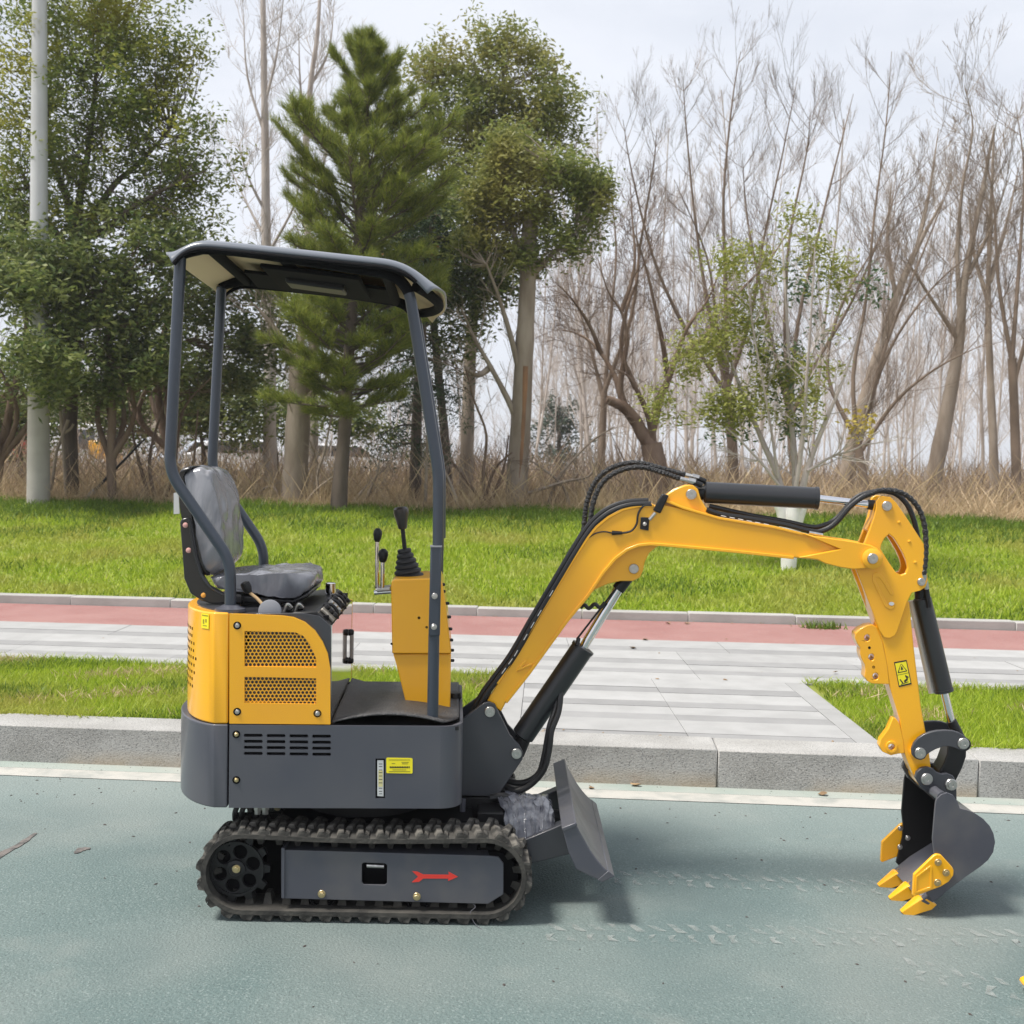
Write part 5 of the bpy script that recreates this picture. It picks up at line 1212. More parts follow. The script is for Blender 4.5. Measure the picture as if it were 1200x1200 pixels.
# --- dark bushy evergreens filling the left below it
for (bx, Y, lab, trunk, bl, lm, dens) in (
    (22, 13.9, 'dark bushy evergreen at the far left edge, foliage hanging in front of the lamp pole', [(-8, 606), (0, 540), (14, 470), (30, 400), (34, 330)], [(20, 300, 60, 45), (-5, 360, 50, 50, -1.6), (50, 420, 46, 36, -1.9), (-10, 445, 50, 40), (60, 445, 36, 20, -1.0), (25, 335, 40, 22, -1.7), (75, 350, 50, 50, -.4), (60, 300, 50, 36, -.8)], LF_DARK, 300),
    (130, 13.7, 'dark bushy evergreen between the lamp pole and the canopy, on slim forked stems', [(133, 600), (130, 540), (132, 470), (128, 400), (125, 330)], [(130, 300, 70, 42), (110, 350, 70, 45), (165, 345, 50, 45), (120, 410, 70, 45), (175, 400, 50, 40), (205, 300, 50, 40), (95, 450, 40, 24), (140, 455, 36, 22), (180, 445, 40, 28)], LF_DARK, 330),
    (205, 16.4, 'broad dark evergreen right behind the canopy posts', [(212, 600), (200, 530), (186, 470), (190, 400), (215, 330)], [(215, 310, 50, 55), (225, 370, 50, 45), (240, 420, 45, 40), (265, 380, 45, 45), (300, 340, 40, 40), (330, 440, 40, 30), (235, 455, 44, 26), (290, 420, 50, 40), (190, 430, 40, 30), (320, 390, 40, 40), (250, 300, 40, 36), (275, 345, 50, 30)], LF_DARK, 300)):
    b = at(bx, 600, Y); b.z = gz(Y)
    T = Tree('evergreen_tree', lab, b)
    p = T.limb(trunk, 6, 3, Y)
    for k in range(4):
        x0 = trunk[2][0]; T.twigs(T.limb([(trunk[1][0], trunk[1][1]), (x0 + random.randint(-35, 35), 480), (x0 + random.randint(-60, 60), 400)], 4, 1.5, Y, random.uniform(-1, 1)), 6, .7, .010, 1)
    V = leafy(T, bl, Y, p, dens * 2.9, 28, .13, .048, .105, .012)
    T.done(BARK_B, V, lm)
for lab, bx, Y, bl in (('low dark shrub behind the lamp pole at the left edge', 20, 19.0, [(10, 480, 50, 40), (50, 500, 40, 34), (-20, 500, 40, 40)]),
                       ('low dark shrub behind the dark tree trunk and the black stake', 130, 20.0, [(110, 470, 50, 30), (150, 490, 50, 34), (180, 470, 40, 36)]),
                       ('low dark shrub behind the rear canopy posts', 235, 19.5, [(215, 480, 40, 34), (250, 490, 40, 36), (280, 470, 36, 34)]),
                       ('low dark shrub under the canopy, between the bare trunk and the pine', 320, 21.0, [(310, 480, 36, 34), (380, 480, 40, 34), (430, 500, 40, 30)])):
    b = at(bx, 600, Y); b.z = gz(Y)
    T = Tree('evergreen_shrub', lab, b, 'shrub'); p = T.limb([(bx, 590), (bx + 4, 540), (bx - 3, 490)], 4, 1.5, Y)
    V = leafy(T, bl, Y, p, 330, 26, .15, .055, .16, .010); T.done(BARK_D, V, LF_DARK)
# one red leaf cluster
# --- pine
Y = 13.0; b = at(397, 607, Y); b.z = gz(Y) - .02
T = Tree('pine_tree', 'young pine with bright needle tufts in whorls, behind the open canopy', b)
tp_ = [(396, 610), (399, 560), (404, 500), (410, 400), (418, 300), (426, 180), (431, 100), (433, 55)]
p = T.limb(tp_, 10, 1.5, Y, 0, 10)
PP, DD = [], []
def pine_branch(p0, d, L_, nt, r=.022):
    d = d.normalized(); pts = [p0]
    for i in range(6):
        d = (d + Vector((0, 0, .05)) + rv() * .05).normalized(); pts.append(pts[-1] + d * L_ / 6)
    T.mb.tube(pts, [r * (1 - .13 * i) for i in range(7)], 5, caps=False)
    for i in range(nt):
        t = random.uniform(.30, 1) * 6; j = min(5, int(t)); q = pts[j].lerp(pts[j + 1], t - j)
        side = (d.cross(Vector((0, 0, 1))).normalized() * random.choice((-1, 1)) * random.uniform(.2, 1) + d * .7 + Vector((0, 0, random.uniform(0, .5)))).normalized()
        l = random.uniform(.08, .42) * L_ * (1.1 - t / 9)
        e = q + side * l; T.mb.tube([q, e], [.006, .004], 3, caps=False)
        for w_ in range(3):
            f = .4 + .3 * w_; PP.append(q.lerp(e, f)); DD.append(side + Vector((0, 0, .25)))
env = ((45, 8), (75, 30), (120, 56), (170, 82), (215, 108), (260, 108), (310, 98), (360, 92), (420, 98), (465, 88), (492, 70))
ang = 0.0
for kb in range(150):
    yy = 48 + 445 * ((kb + random.random()) / 150) ** .92
    for (y0, w0), (y1, w1) in zip(env, env[1:]):
        if y0 <= yy <= y1: lpx = w0 + (w1 - w0) * (yy - y0) / (y1 - y0)
    zt2 = at(420, yy, Y).z; j_ = min(range(len(p)), key=lambda i_: abs(p[i_].z - zt2)); base = p[j_].copy(); base.z = zt2; s_ = pxm(base)
    ang += 2.4 + random.uniform(-.4, .4)
    el = random.uniform(.6, 1.3) if yy < 150 else random.uniform(.2, .7) if yy < 300 else random.uniform(-.05, .35)
    Lb = lpx * s_ * random.uniform(.55, 1.2)
    pine_branch(base, Vector((math.cos(ang), math.sin(ang), el)), Lb, int(8 + Lb * 20))
V = needles([tuple(x) for x in PP], [tuple(x) for x in DD], .17, .0075, 15, .50)
T.done(BARK_D, V, LF_PINE)
# --- dark cedar under it on the right
Y = 15.0; b = at(487, 600, Y); b.z = gz(Y)
T = Tree('cedar_tree', 'dark drooping cedar behind the front canopy post', b)
p = T.limb([(486, 602), (487, 540), (490, 450), (500, 330), (510, 230)], 8, 3, Y)
C, ends = [], []
for i in range(90):
    j = random.randint(int(len(p) * .3), len(p) - 1); a = random.uniform(0, 2 * math.pi); L_ = random.uniform(.5, 1.15) * (1.15 - .4 * j / len(p))
    q = [p[j]]; d = Vector((math.cos(a), math.sin(a), .15))
    for k in range(6): d = (d + Vector((0, 0, -.12)) + rv() * .04).normalized(); q.append(q[-1] + d * L_ / 6)
    T.mb.tube(q, [.016, .014, .012, .010, .008, .006, .004], 4, caps=False)
    for k in range(2, 7): C += [tuple(q[k] + rv() * .05 + Vector((0, 0, -.06))), tuple(q[k] + rv() * .08 + Vector((0, 0, -.1)))]
T.done(BARK_D, leaves(C, .085, 16, .10, .018, .9), LF_CED)
# --- broadleaf trees right of the pine
Y = 18.0; b = at(560, 600, Y); b.z = gz(Y)
T = Tree('broadleaf_tree', 'tall round crowned tree rising behind the pine top', b)
p = T.limb([(545, 600), (548, 500), (552, 400), (560, 300), (570, 200), (578, 120)], 9, 3, Y)
for q in ([(560, 300), (530, 230), (505, 160)], [(562, 290), (600, 220), (640, 160)], [(566, 240), (585, 170), (590, 80)]): T.twigs(T.limb(q, 4, 1.5, Y, .3), 7, 1.0, .012, 1)
V = leafy(T, [(520, 100, 48, 45), (575, 75, 55, 36), (590, 50, 40, 22), (560, 130, 65, 45), (630, 110, 50, 40), (655, 140, 36, 30), (520, 165, 50, 38), (600, 170, 60, 40), (545, 215, 60, 40), (500, 230, 40, 30), (635, 75, 26, 18), (500, 80, 18, 16)], Y, p, 1700, 24, .12, .044, .13)
T.done(BARK_P, V, LF_OLIV)
Y = 14.4; b = at(610, 602, Y); b.z = gz(Y)
T = Tree('broadleaf_tree', 'olive leaved tree on a thick pale trunk with a brown stripe of bare wood', b)
p = T.limb([(607, 606), (606, 560), (610, 500), (614, 420), (618, 340), (620, 280), (622, 240)], 13.5, 8, Y, 0, 12)
for q in ([(609, 500), (596, 470), (575, 430), (555, 395), (540, 360)], [(612, 450), (600, 400), (585, 350), (570, 310)], [(618, 330), (645, 300), (675, 270)], [(619, 310), (600, 270), (585, 235)], [(620, 280), (640, 230), (650, 190)], [(575, 430), (560, 440), (545, 430)]): T.twigs(T.limb(q, 4.5, 1.2, Y, random.uniform(-.5, .3)), 9, .7, .009, 1)
V = leafy(T, [(600, 185, 46, 26), (650, 200, 50, 28), (575, 232, 40, 30), (625, 245, 46, 26), (685, 238, 30, 26), (668, 283, 40, 18), (592, 163, 22, 12), (555, 285, 36, 22), (700, 215, 16, 18), (610, 300, 30, 14), (545, 250, 24, 18), (640, 310, 26, 12)], Y, p, 1450, 26, .11, .038, .105)
so_ = MB(); st_ = [at(x, y, Y) + Vector((.03, -.118, 0)) for x, y in ((607, 560), (609, 530), (611, 500), (613, 460), (614, 430))]
O_ = T.done(BARK_P, V, LF_OLIV)
t_ = MB().tube(smooth_path(st_, 4), .05, 8).build('bare_wood', mat('orange bare wood', (.30, .155, .075), .8, col2=(.20, .11, .06), vs=7, stretch=(1, 1, .3)), O_, smooth=60); t_.location = -b
# --- dense dark leaves between pine and olive tree, with a few russet ones
Y = 16.2; b = at(520, 600, Y); b.z = gz(Y)
T = Tree('evergreen_tree', 'dark leaved tree with a few russet leaves, between the pine and the olive leaved tree', b)
p = T.limb([(528, 600), (520, 500), (510, 400), (505, 320), (510, 260)], 6, 3, Y)
V = leafy(T, [(440, 330, 40, 40, .4), (400, 360, 40, 40, .8), (450, 390, 44, 34, .3), (390, 300, 36, 40, .8), (470, 260, 45, 36, -.6), (520, 300, 50, 40), (490, 330, 50, 40), (560, 330, 40, 36), (440, 300, 36, 40), (540, 380, 36, 40), (590, 320, 34, 30), (520, 240, 40, 24)], Y, p, 1700, 26, .125, .048, .125)
R_ = leaves([tuple(q) for x, y in ((448, 240), (452, 255), (500, 300), (437, 288)) for q in blob(x, y, 9, 9, Y - 1.3, 4)], .07, 12, .09, .05)
T.done(BARK_D, V, LF_DARK, [('russet_leaves', R_, leafmat('russet leaf', (.30, .11, .03), (.40, .2, .06)))])
# --- big bare trunks behind the pine
for lab, Y, tr, subs, r0, r1, bk_ in (
    ('thick pale bare trunk forking high, left of the pine', 14.0, [(343, 602), (346, 560), (349, 500), (352, 450), (352, 420)], ([(352, 440), (372, 400), (380, 340), (385, 280)], [(350, 450), (335, 405), (310, 370), (290, 350)], [(352, 430), (352, 370), (345, 300)], [(349, 480), (372, 455), (392, 430)]), 16, 12, BARK_P),
    ('tall thin bare tree rising against the sky, left of the pine', 20.0, [(318, 600), (316, 500), (316, 400), (312, 280), (311, 180), (309, 60), (308, -40)], ([(311, 160), (290, 90), (285, 10)], [(312, 250), (292, 210), (276, 160)], [(311, 120), (325, 60), (333, -10)], [(312, 280), (290, 240), (262, 180)], [(313, 300), (345, 240), (350, 200)]), 8.5, 2.5, BARK_G),
    ('slim bare tree against the sky, nearest the pine top', 22.0, [(366, 600), (368, 500), (366, 400), (358, 200), (364, 100), (372, 40), (376, -30)], ([(360, 160), (352, 100), (350, 30)], [(364, 100), (385, 60), (392, 0)], [(366, 260), (380, 190), (388, 140)]), 6, 1.6, BARK_G)):
    b = at(tr[0][0], 600, Y); b.z = gz(Y)
    T = Tree('bare_tree', lab, b); p = T.limb(tr, r0, r1, Y, 0, 10); T.twigs(p, 10, 1.1, .010, 2, .5, up=.2, kids=(0, 5, 5))
    for q in subs: T.twigs(T.limb(q, max(2.0, r1 * .5), .35, Y, random.uniform(-.5, .5)), 10, 1.0, .009, 2, .2, up=.2, kids=(0, 5, 5))
    T.done(bk_)
# --- dark brown forked tree
Y = 16.5; b = at(774, 600, Y); b.z = gz(Y)
T = Tree('bare_tree', 'bare tree with a dark brown forked trunk and a broken stub, behind the boom top', b)
T.limb([(776, 606), (773, 575), (767, 540), (763, 520)], 16, 12, Y, 0, 12)
T.limb([(764, 524), (754, 510), (744, 492), (732, 478), (721, 472), (711, 468)], 9, 5, Y, -.2)
for q, r in (([(736, 484), (728, 465), (720, 440), (705, 415), (685, 395), (655, 385)], 5), ([(733, 480), (727, 455), (731, 425), (735, 395), (728, 365), (712, 340), (700, 300)], 4.5), ([(765, 526), (763, 500), (757, 480), (745, 455), (735, 440), (715, 430)], 5.5), ([(764, 505), (772, 470), (783, 445), (792, 420), (805, 385), (830, 350), (850, 300)], 6),
             ([(783, 447), (778, 410), (770, 370), (756, 310), (742, 270)], 4), ([(745, 455), (728, 410), (735, 360), (748, 320), (745, 260)], 3.5), ([(792, 422), (820, 400), (860, 350), (905, 300), (930, 260)], 3.5), ([(705, 415), (690, 380), (670, 350), (650, 330)], 3), ([(728, 365), (740, 330), (744, 300), (741, 255), (738, 210)], 3)):
    T.twigs(T.limb(q, r, .4, Y, random.uniform(-.8, .8)), 14, .85, .007, 2, .25, up=.10, kids=(0, 4, 5), ang=.7)
T.done(BARK_B)
# --- bare vase shaped trees across the right
VASE = (('bare spreading tree with the highest thin crown, above the middle of the boom', 20.0, 860, [([860, 600, 858, 520, 850, 440], 7)], ([(850, 450), (830, 360), (815, 260), (805, 160), (800, 90)], [(852, 440), (850, 330), (848, 230), (858, 120), (868, 60)], [(850, 460), (800, 380), (765, 300), (740, 200), (730, 140)], [(854, 450), (880, 370), (895, 280), (915, 190), (935, 90)], [(852, 460), (840, 380), (828, 300), (790, 210)])),
        ('bare spreading tree above the arm cylinder', 19.0, 930, [([935, 600, 930, 540, 925, 480], 6)], ([(926, 490), (905, 400), (890, 330), (875, 250), (870, 180)], [(926, 480), (935, 380), (960, 270), (985, 170), (1000, 110)], [(926, 490), (960, 420), (1000, 350), (1030, 280), (1060, 200)], [(925, 485), (920, 380), (925, 280), (945, 180), (950, 130)])),
        ('bare tree with long stems arching left and right, above the top of the arm', 17.5, 1020, [([1020, 602, 1012, 560, 1005, 520], 6)], ([(1006, 525), (1030, 440), (1060, 380), (1110, 320), (1180, 270)], [(1005, 525), (1000, 440), (1015, 350), (1025, 250), (1038, 150), (1045, 60)], [(1006, 520), (970, 440), (985, 360), (1025, 290), (1060, 230)], [(1008, 530), (1050, 470), (1100, 430), (1160, 400)], [(1005, 520), (1040, 400), (1080, 300), (1120, 200)])),
        ('bare spreading tree above the olive leaved tree and the boom hoses', 22.0, 700, [([705, 602, 705, 540, 708, 460], 5)], ([(708, 470), (715, 380), (722, 290), (712, 200)], [(708, 460), (740, 370), (750, 290), (765, 200), (770, 150)], [(708, 470), (690, 400), (672, 340)])),
        ('thin bare tree at the right edge', 18.5, 1190, [([1192, 604, 1190, 520, 1186, 420], 6)], ([(1187, 430), (1170, 330), (1165, 240), (1150, 160)], [(1186, 420), (1195, 300), (1200, 200), (1190, 120)], [(1188, 450), (1215, 350), (1240, 250)])))
for lab, Y, bx, tr, subs in VASE:
    b = at(bx, 600, Y); b.z = gz(Y)
    T = Tree('bare_tree', lab, b)
    for fl, r in tr: T.limb([(fl[i], fl[i + 1]) for i in range(0, len(fl), 2)], r, r * .8, Y)
    for q in subs: T.twigs(T.limb(q, 2.9, .3, Y, random.uniform(-1, 1)), 24, 1.1, .007, 2, .15, up=.22, kids=(0, 6, 6), ang=.5, rmin=.0016)
    T.done(BARK_T)
# --- leaning pale trunks at the right
for lab, Y, tr, subs, r0 in (
    ('pale leaning trunk right of the arm top, forking high', 19.0, [(1084, 604), (1098, 540), (1112, 470), (1124, 400), (1130, 330), (1150, 230), (1165, 150)], ([(1126, 380), (1122, 300), (1128, 220), (1140, 150), (1130, 100)], [(1130, 330), (1160, 270), (1185, 200)], [(1124, 400), (1085, 340), (1060, 300)]), 11),
    ('thicker pale leaning trunk behind the bucket cylinder end', 23.0, [(985, 600), (1000, 520), (1022, 440), (1050, 350), (1075, 290), (1105, 235)], ([(1075, 290), (1090, 220), (1100, 150)], [(1050, 350), (1040, 280), (1045, 210)]), 11),
    ('upright slim pale trunk near the right edge', 20.5, [(1166, 604), (1164, 520), (1160, 430), (1158, 340), (1162, 230), (1165, 150)], ([(1160, 330), (1180, 260), (1195, 190)], [(1160, 360), (1140, 290), (1135, 230)]), 6)):
    b = at(tr[0][0], 600, Y); b.z = gz(Y)
    T = Tree('bare_tree', lab, b); p = T.limb(tr, r0, 1.0, Y, 0, 10); T.twigs(p, 14, 1.2, .010, 2, .45, up=.2, kids=(0, 5, 5))
    for q in subs: T.twigs(T.limb(q, 3.2, .35, Y, random.uniform(-.6, .6)), 20, 1.1, .007, 2, .2, up=.2, kids=(0, 5, 5), ang=.5)
    T.done(BARK_P)
# --- limewashed shrub tree on the lawn
b = land(925, 668); Y = b.y
T = Tree('small_tree', 'small multi stemmed tree with limewashed trunk and sparse yellow green leaves, behind the boom', b)
stems = [[(926, 640), (930, 600), (932, 560), (928, 500), (925, 430), (920, 330), (915, 260)], [(925, 640), (917, 590), (912, 560), (895, 520), (870, 460), (850, 400), (840, 330)], [(926, 640), (937, 590), (946, 550), (965, 500), (990, 440), (1010, 380)], [(928, 600), (940, 520), (945, 450), (950, 380), (955, 290)], [(914, 570), (890, 540), (850, 500), (815, 480)], [(912, 560), (900, 480), (885, 400), (875, 320)], [(946, 552), (975, 535), (1005, 525), (1030, 505)]]
for q in stems: T.twigs(T.limb(q, 5.5 if q[0][1] > 620 else 3 if q[0][1] > 590 else 1.8, .7, Y, random.uniform(-.5, .5)), 10, .55, .007, 1, .35, kids=(0, 5))
Cg, Cb = [], []
for x, y, rx, ry, k in ((800, 445, 30, 26, 20), (830, 480, 34, 24, 24), (845, 330, 34, 30, 14), (870, 375, 40, 34, 22), (910, 300, 30, 30, 12), (950, 290, 30, 30, 12), (900, 420, 40, 40, 20), (960, 420, 36, 40, 16), (985, 350, 30, 30, 12), (880, 470, 36, 26, 16), (975, 390, 26, 26, 9), (935, 250, 16, 16, 5), (850, 410, 30, 26, 14), (990, 310, 16, 20, 6), (940, 480, 36, 20, 9), (785, 470, 26, 24, 12), (815, 410, 30, 24, 10), (860, 300, 26, 22, 7)):
    Cg += blob(x, y, rx, ry, Y, int(k * 2.6))
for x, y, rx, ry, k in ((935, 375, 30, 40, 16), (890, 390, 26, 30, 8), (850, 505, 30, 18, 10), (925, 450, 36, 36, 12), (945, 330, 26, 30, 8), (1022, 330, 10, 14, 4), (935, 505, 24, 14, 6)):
    Cb += blob(x, y, rx, ry, Y + .4, int(k * 1.3))  # darker bluish leaves set behind, painting the crown's shaded part
ye = leaves([tuple(c) for c in blob(1022, 500, 24, 14, Y, 20)], .06, 12, .075, .045)
O_ = T.done(BARK_G, leaves([tuple(c) for c in Cg], .075, 26, .075, .028), LF_YG, [('crown_shade_leaves', leaves([tuple(c) for c in Cb], .08, 26, .085, .034), LF_BG), ('yellow_leaves', ye, LF_YEL)])
wm_ = MB()
for q, r0, r1 in (([(924, 669), (925, 645), (929, 600), (931, 592)], 9, 10.5), ([(924, 650), (917, 605), (913, 592)], 6, 6.5), ([(927, 640), (938, 600), (941, 592)], 6, 6.5)):
    pts = [at(x, y, Y - .02) for x, y in q]; limb(wm_, pts, r0 * pxm(pts[0]), r1 * pxm(pts[0]), 12)
t_ = wm_.build('limewash', WASH, O_, smooth=60); t_.location = -b
# --- leaning bare bush stems low in the middle
for lab, bx, Y, st in (('leafless bush with crooked twigs beside the pale trunk behind the boom', 668, 14.2, ([(640, 600), (655, 560), (690, 520), (720, 500)], [(668, 602), (660, 570), (630, 545), (620, 540)], [(620, 578), (660, 565), (690, 558), (700, 540)], [(680, 600), (690, 570), (705, 550)])),
                       ('leafless bush behind the front canopy post', 570, 14.3, ([(572, 600), (566, 560), (570, 510), (556, 470), (545, 430)], [(570, 595), (545, 560), (520, 530), (505, 515)], [(574, 590), (590, 550), (596, 510)], [(568, 585), (580, 550), (600, 530)])),
                       ('thin pale bare saplings right of the cedar trunk', 510, 13.9, ([(520, 602), (512, 550), (505, 490), (498, 440)], [(498, 600), (500, 540), (502, 470)], [(540, 600), (525, 560), (512, 540)])),
                       ('pale bare brushwood between the bare trunk and the pine', 365, 13.9, ([(352, 600), (370, 575), (395, 555)], [(378, 600), (372, 560), (380, 530), (392, 470)], [(406, 600), (425, 575), (455, 545)], [(330, 595), (318, 570), (285, 590)], [(420, 600), (440, 560), (448, 520)])),
                       ('brown leafless bush behind the rear canopy post', 190, 14.6, ([(185, 600), (175, 540), (190, 480), (205, 430)], [(190, 600), (205, 540), (215, 480), (250, 440)], [(180, 600), (160, 530), (150, 470)], [(205, 600), (225, 550), (232, 480)]))):
    b = at(bx, 600, Y); b.z = gz(Y)
    T = Tree('bare_bush', lab, b, 'bush')
    for q in st: T.twigs(T.limb(q, 2.6, .8, Y, random.uniform(-.4, .4), 6), 9, .5, .006, 1, .25, kids=(0, 4), ang=.8)
    T.done(BARK_P if 'pale' in lab else BARK_B)
# --- far wood of bare poplars, one tree each
protos = []
for k in range(7):
    random.seed(100 + k); mb = MB(); H_ = random.uniform(9.5, 13); r = random.uniform(.035, .07)
    p = [Vector((0, 0, -.1))]; d = Vector((random.gauss(0, .06), random.gauss(0, .06), 1))
    for i in range(7): d = (d + Vector((random.gauss(0, .035), random.gauss(0, .035), .12))).normalized(); p.append(p[-1] + d * H_ / 7)
    pa = limb(mb, p, r, .015, 7, 3)
    for i in range(26):
        j = random.randint(int(len(pa) * .22), len(pa) - 3); a = random.uniform(0, 6.28); h = j / len(pa)
        grow(mb, pa[j], Vector((math.cos(a), math.sin(a), 1.25)), (2.8 - 1.9 * h) * random.uniform(.6, 1.1), r * (1 - h) * .30 + .004, 2, .16, .14, (0, 4, 6), .45, rmin=.0034)
    protos.append(mb.mesh('bare_poplar', BARK_G, 60, False))
random.seed(11)
spots = []
for i in range(3000):
    if len(spots) >= 285: break
    D = 26 + 70 * random.random() ** .9; px = random.uniform(-420, 1620)
    if px < 600 and random.random() < .62: continue
    q = at(px, 560, D - 4.4); q.z = gz(q.y)
    if any((q - s).length < .9 for s in spots): continue
    spots.append(q)
for i, q in enumerate(spots):
    o = bpy.data.objects.new('poplar_tree', protos[i % 7]); COL.objects.link(o); o.location = q
    s_ = random.uniform(.65, 1.0) if q.y < 32 else random.uniform(.75, 1.05)
    if at(0, 0, q.y) is not None and q.x < -2: s_ *= .72
    o.rotation_euler = (random.gauss(0, .03), random.gauss(0, .05), random.uniform(0, 6.28)); o.scale = (s_, s_, s_)
    tag(o, 'bare grey poplar among many in the wood behind the lawn', 'tree', 'bare poplars in the far wood')
# far conifer
Y = 42; b = at(655, 560, Y); b.z = gz(Y)
T = Tree('far_conifer', 'small blue green conifer far off, seen between the pale trunk and the forked tree', b)
p = T.limb([(655, 590), (655, 520), (655, 465)], 4, 1, Y)
T.done(BARK_D, leaves([tuple(c) for c in blob(655, 490, 24, 26, Y, 60) + blob(650, 525, 32, 28, Y, 90)], .16, 26, .26, .08), LF_FAR)

# --- lamp pole
b = land(45, 592)
PM = mat('pole concrete', (0.40, 0.38, 0.345), 0.75, col2=(0.33, 0.31, 0.28), vs=3, bump=.15, bs=60)
PM2 = mat('pole white paint', (0.52, 0.53, 0.54), 0.4, col2=(0.47, 0.475, 0.48), vs=2)
PO = empty('lamp_pole', b, 'tall tapered white lamp pole standing on the lawn edge at the left', 'pole')
r_ = 12.8 * pxm(b); zt_ = at(47, 0, b.y).z
hj = at(46, 400, b.y).z - b.z
MB().lathe(Vector((0, 0, 0)), (0, 0, 1), [(-.1, r_ * 1.04), (0, r_ * 1.03), (hj, r_ * .88)], 28).build('pole_base', PM, PO, smooth=60)
MB().lathe(Vector((0, 0, 0)), (0, 0, 1), [(hj, r_ * .84), (zt_ - b.z + 2.5, r_ * .55)], 28).build('pole_shaft', PM2, PO, smooth=60)
MB().lathe(Vector((0, 0, 0)), (0, 0, 1), [(hj - .03, r_ * .9), (hj + .03, r_ * .9)], 28).build('joint_collar', PM2, PO)
# --- black stake
b = land(98, 588)
st = empty('leaning_stake', b, 'black stake leaning to the right out of the weeds beside the dark tree trunk', 'stake')
q0, q1 = b, at(170, 514, b.y + .4)
t_ = MB().tube([q0, q0.lerp(q1, .3), q1], [.035, .024, .018], 8).build('shaft', BLK, st); t_.location = -b
t_ = MB().tube([q0 - Vector((.03, 0, .03)), q0.lerp(q1, .18)], .045, 10).build('sleeve', mat('grey sleeve', (.3, .28, .26), .7), st); t_.location = -b
# wooden props round the dark trunk
for lab, pts in (('pale wooden prop leaning on the dark trunk from the left', ((58, 590), (66, 530), (80, 492))), ('pale upright wooden prop tied to the dark trunk', ((78, 588), (74, 520), (70, 470)))):
    pq = [at(x, y, 13.75) for x, y in pts]; pq[0].z = gz(13.75) - .02
    o = MB().tube(pq, .028, 8).build('wooden_prop', BARK_P, smooth=60); tag(o, lab, 'prop')
tag(MB().tube(smooth_path([at(x, y, 13.85) for x, y in ((68, 500), (74, 507), (82, 503), (86, 497))]), .022, 8).build('tie_strap', mat('straw strap', (.36, .30, .22), .9), smooth=60), 'straw coloured strap tying the props to the dark trunk', 'strap')

# --- parked cars far behind the trees
GLS = mat('car glass', (.03, .035, .04), .08, spec=.8); TYR = mat('tyre', (.02, .02, .02), .8)
def car(px, Y, paint, label, van=False, rot=0.0):
    b = at(px, 560, Y); b.z = gz(Y); r = empty('parked_car', b, label, 'car', 'vehicles parked far behind the wood'); r.rotation_euler.z = rot
    H_ = 1.9 if van else 1.48
    prof_ = [(-2.2, .35), (2.15, .35), (2.2, .7), (1.9, .85), (1.1, .95), (.5, H_ - .05), (-1.3, H_), (-1.9, 1.0), (-2.2, .95)] if not van else [(-2.3, .35), (2.25, .35), (2.3, .8), (2.0, 1.0), (1.5, H_ - .1), (1.2, H_), (-2.2, H_), (-2.3, H_ - .15)]
    MB().prism([Vector((x, -.85, z)) for x, z in prof_], Vector((0, 1.7, 0))).build('body', paint, r, bevel=.08, seg=3)
    wn = [(.95, .98), (.42, H_ - .12), (-.3, H_ - .08), (-.3, .98)] if not van else [(1.75, 1.05), (1.4, H_ - .2), (.5, H_ - .2), (.5, 1.05)]
    for w__ in (wn, [(-.4, .98), (-.4, H_ - .08), (-1.25, H_ - .1), (-1.6, 1.0)] if not van else [(.4, 1.05), (.4, H_ - .2), (-.6, H_ - .2), (-.6, 1.05)]):
        MB().prism([Vector((x, -.862, z)) for x, z in w__], Vector((0, 1.724, 0))).build('window', GLS, r)
    for x in (-1.35, 1.35):
        for y in (-.87, .67): MB().lathe(Vector((x, y, .32)), (0, 1, 0), [(0, .2), (0, .31), (.2, .31), (.2, .2)], 18).build('wheel', TYR, r)
car(110, 34, mat('car white', (.75, .77, .8), .3, coat=.4), 'white van far behind the dark trunk at the left', True)
car(8, 36, mat('car silver', (.45, .52, .6), .3, coat=.4), 'silver blue car at the left edge behind the trees')
car(275, 38, mat('car pale blue', (.62, .70, .82), .3, coat=.4), 'pale blue car behind the seat, left of the thick bare trunk')
car(300, 33, mat('car white', (.75, .77, .8), .3, coat=.4), 'white car just behind the seat top', False, .1)
car(415, 40, mat('car white', (.75, .77, .8), .3, coat=.4), 'white car seen past the pine trunk')
o = MB().box(Vector((0, 0, 1.0)), (.22, .3, .28)).box(Vector((.45, 0, .75)), (.2, .3, .14)).build('site_dumper', YEL, bevel=.05); q = at(116, 560, 30); o.location = (q.x, q.y, gz(30)); tag(o, 'small yellow site machine behind the dry grass at the left', 'machine')
o = MB().box(Vector((0, 0, 1.1)), (.16, .2, .45)).build('red_cabinet', mat('red cabinet', (.5, .08, .05), .5), bevel=.04); q = at(24, 560, 30); o.location = (q.x, q.y, gz(30)); tag(o, 'red cabinet far behind the left side of the lamp pole', 'cabinet')
bd = empty('far_building', (at(100, 560, 80).x, 80, gz(80)), 'low beige building far behind the dark trunk at the left', 'building')
WALL = mat('beige wall', (.55, .48, .36), .8)
MB().box(Vector((0, 0, 2.6)), (5, 3, 2.6)).build('wall', WALL, bd); MB().box(Vector((0, 0, 5.3)), (5.2, 3.2, .1)).build('roof', EDGE, bd)
for i in range(6): MB().box(Vector((-4 + i * 1.6, -3.02, 2.8)), (.45, .03, 1.6)).build('window', GLS, bd)

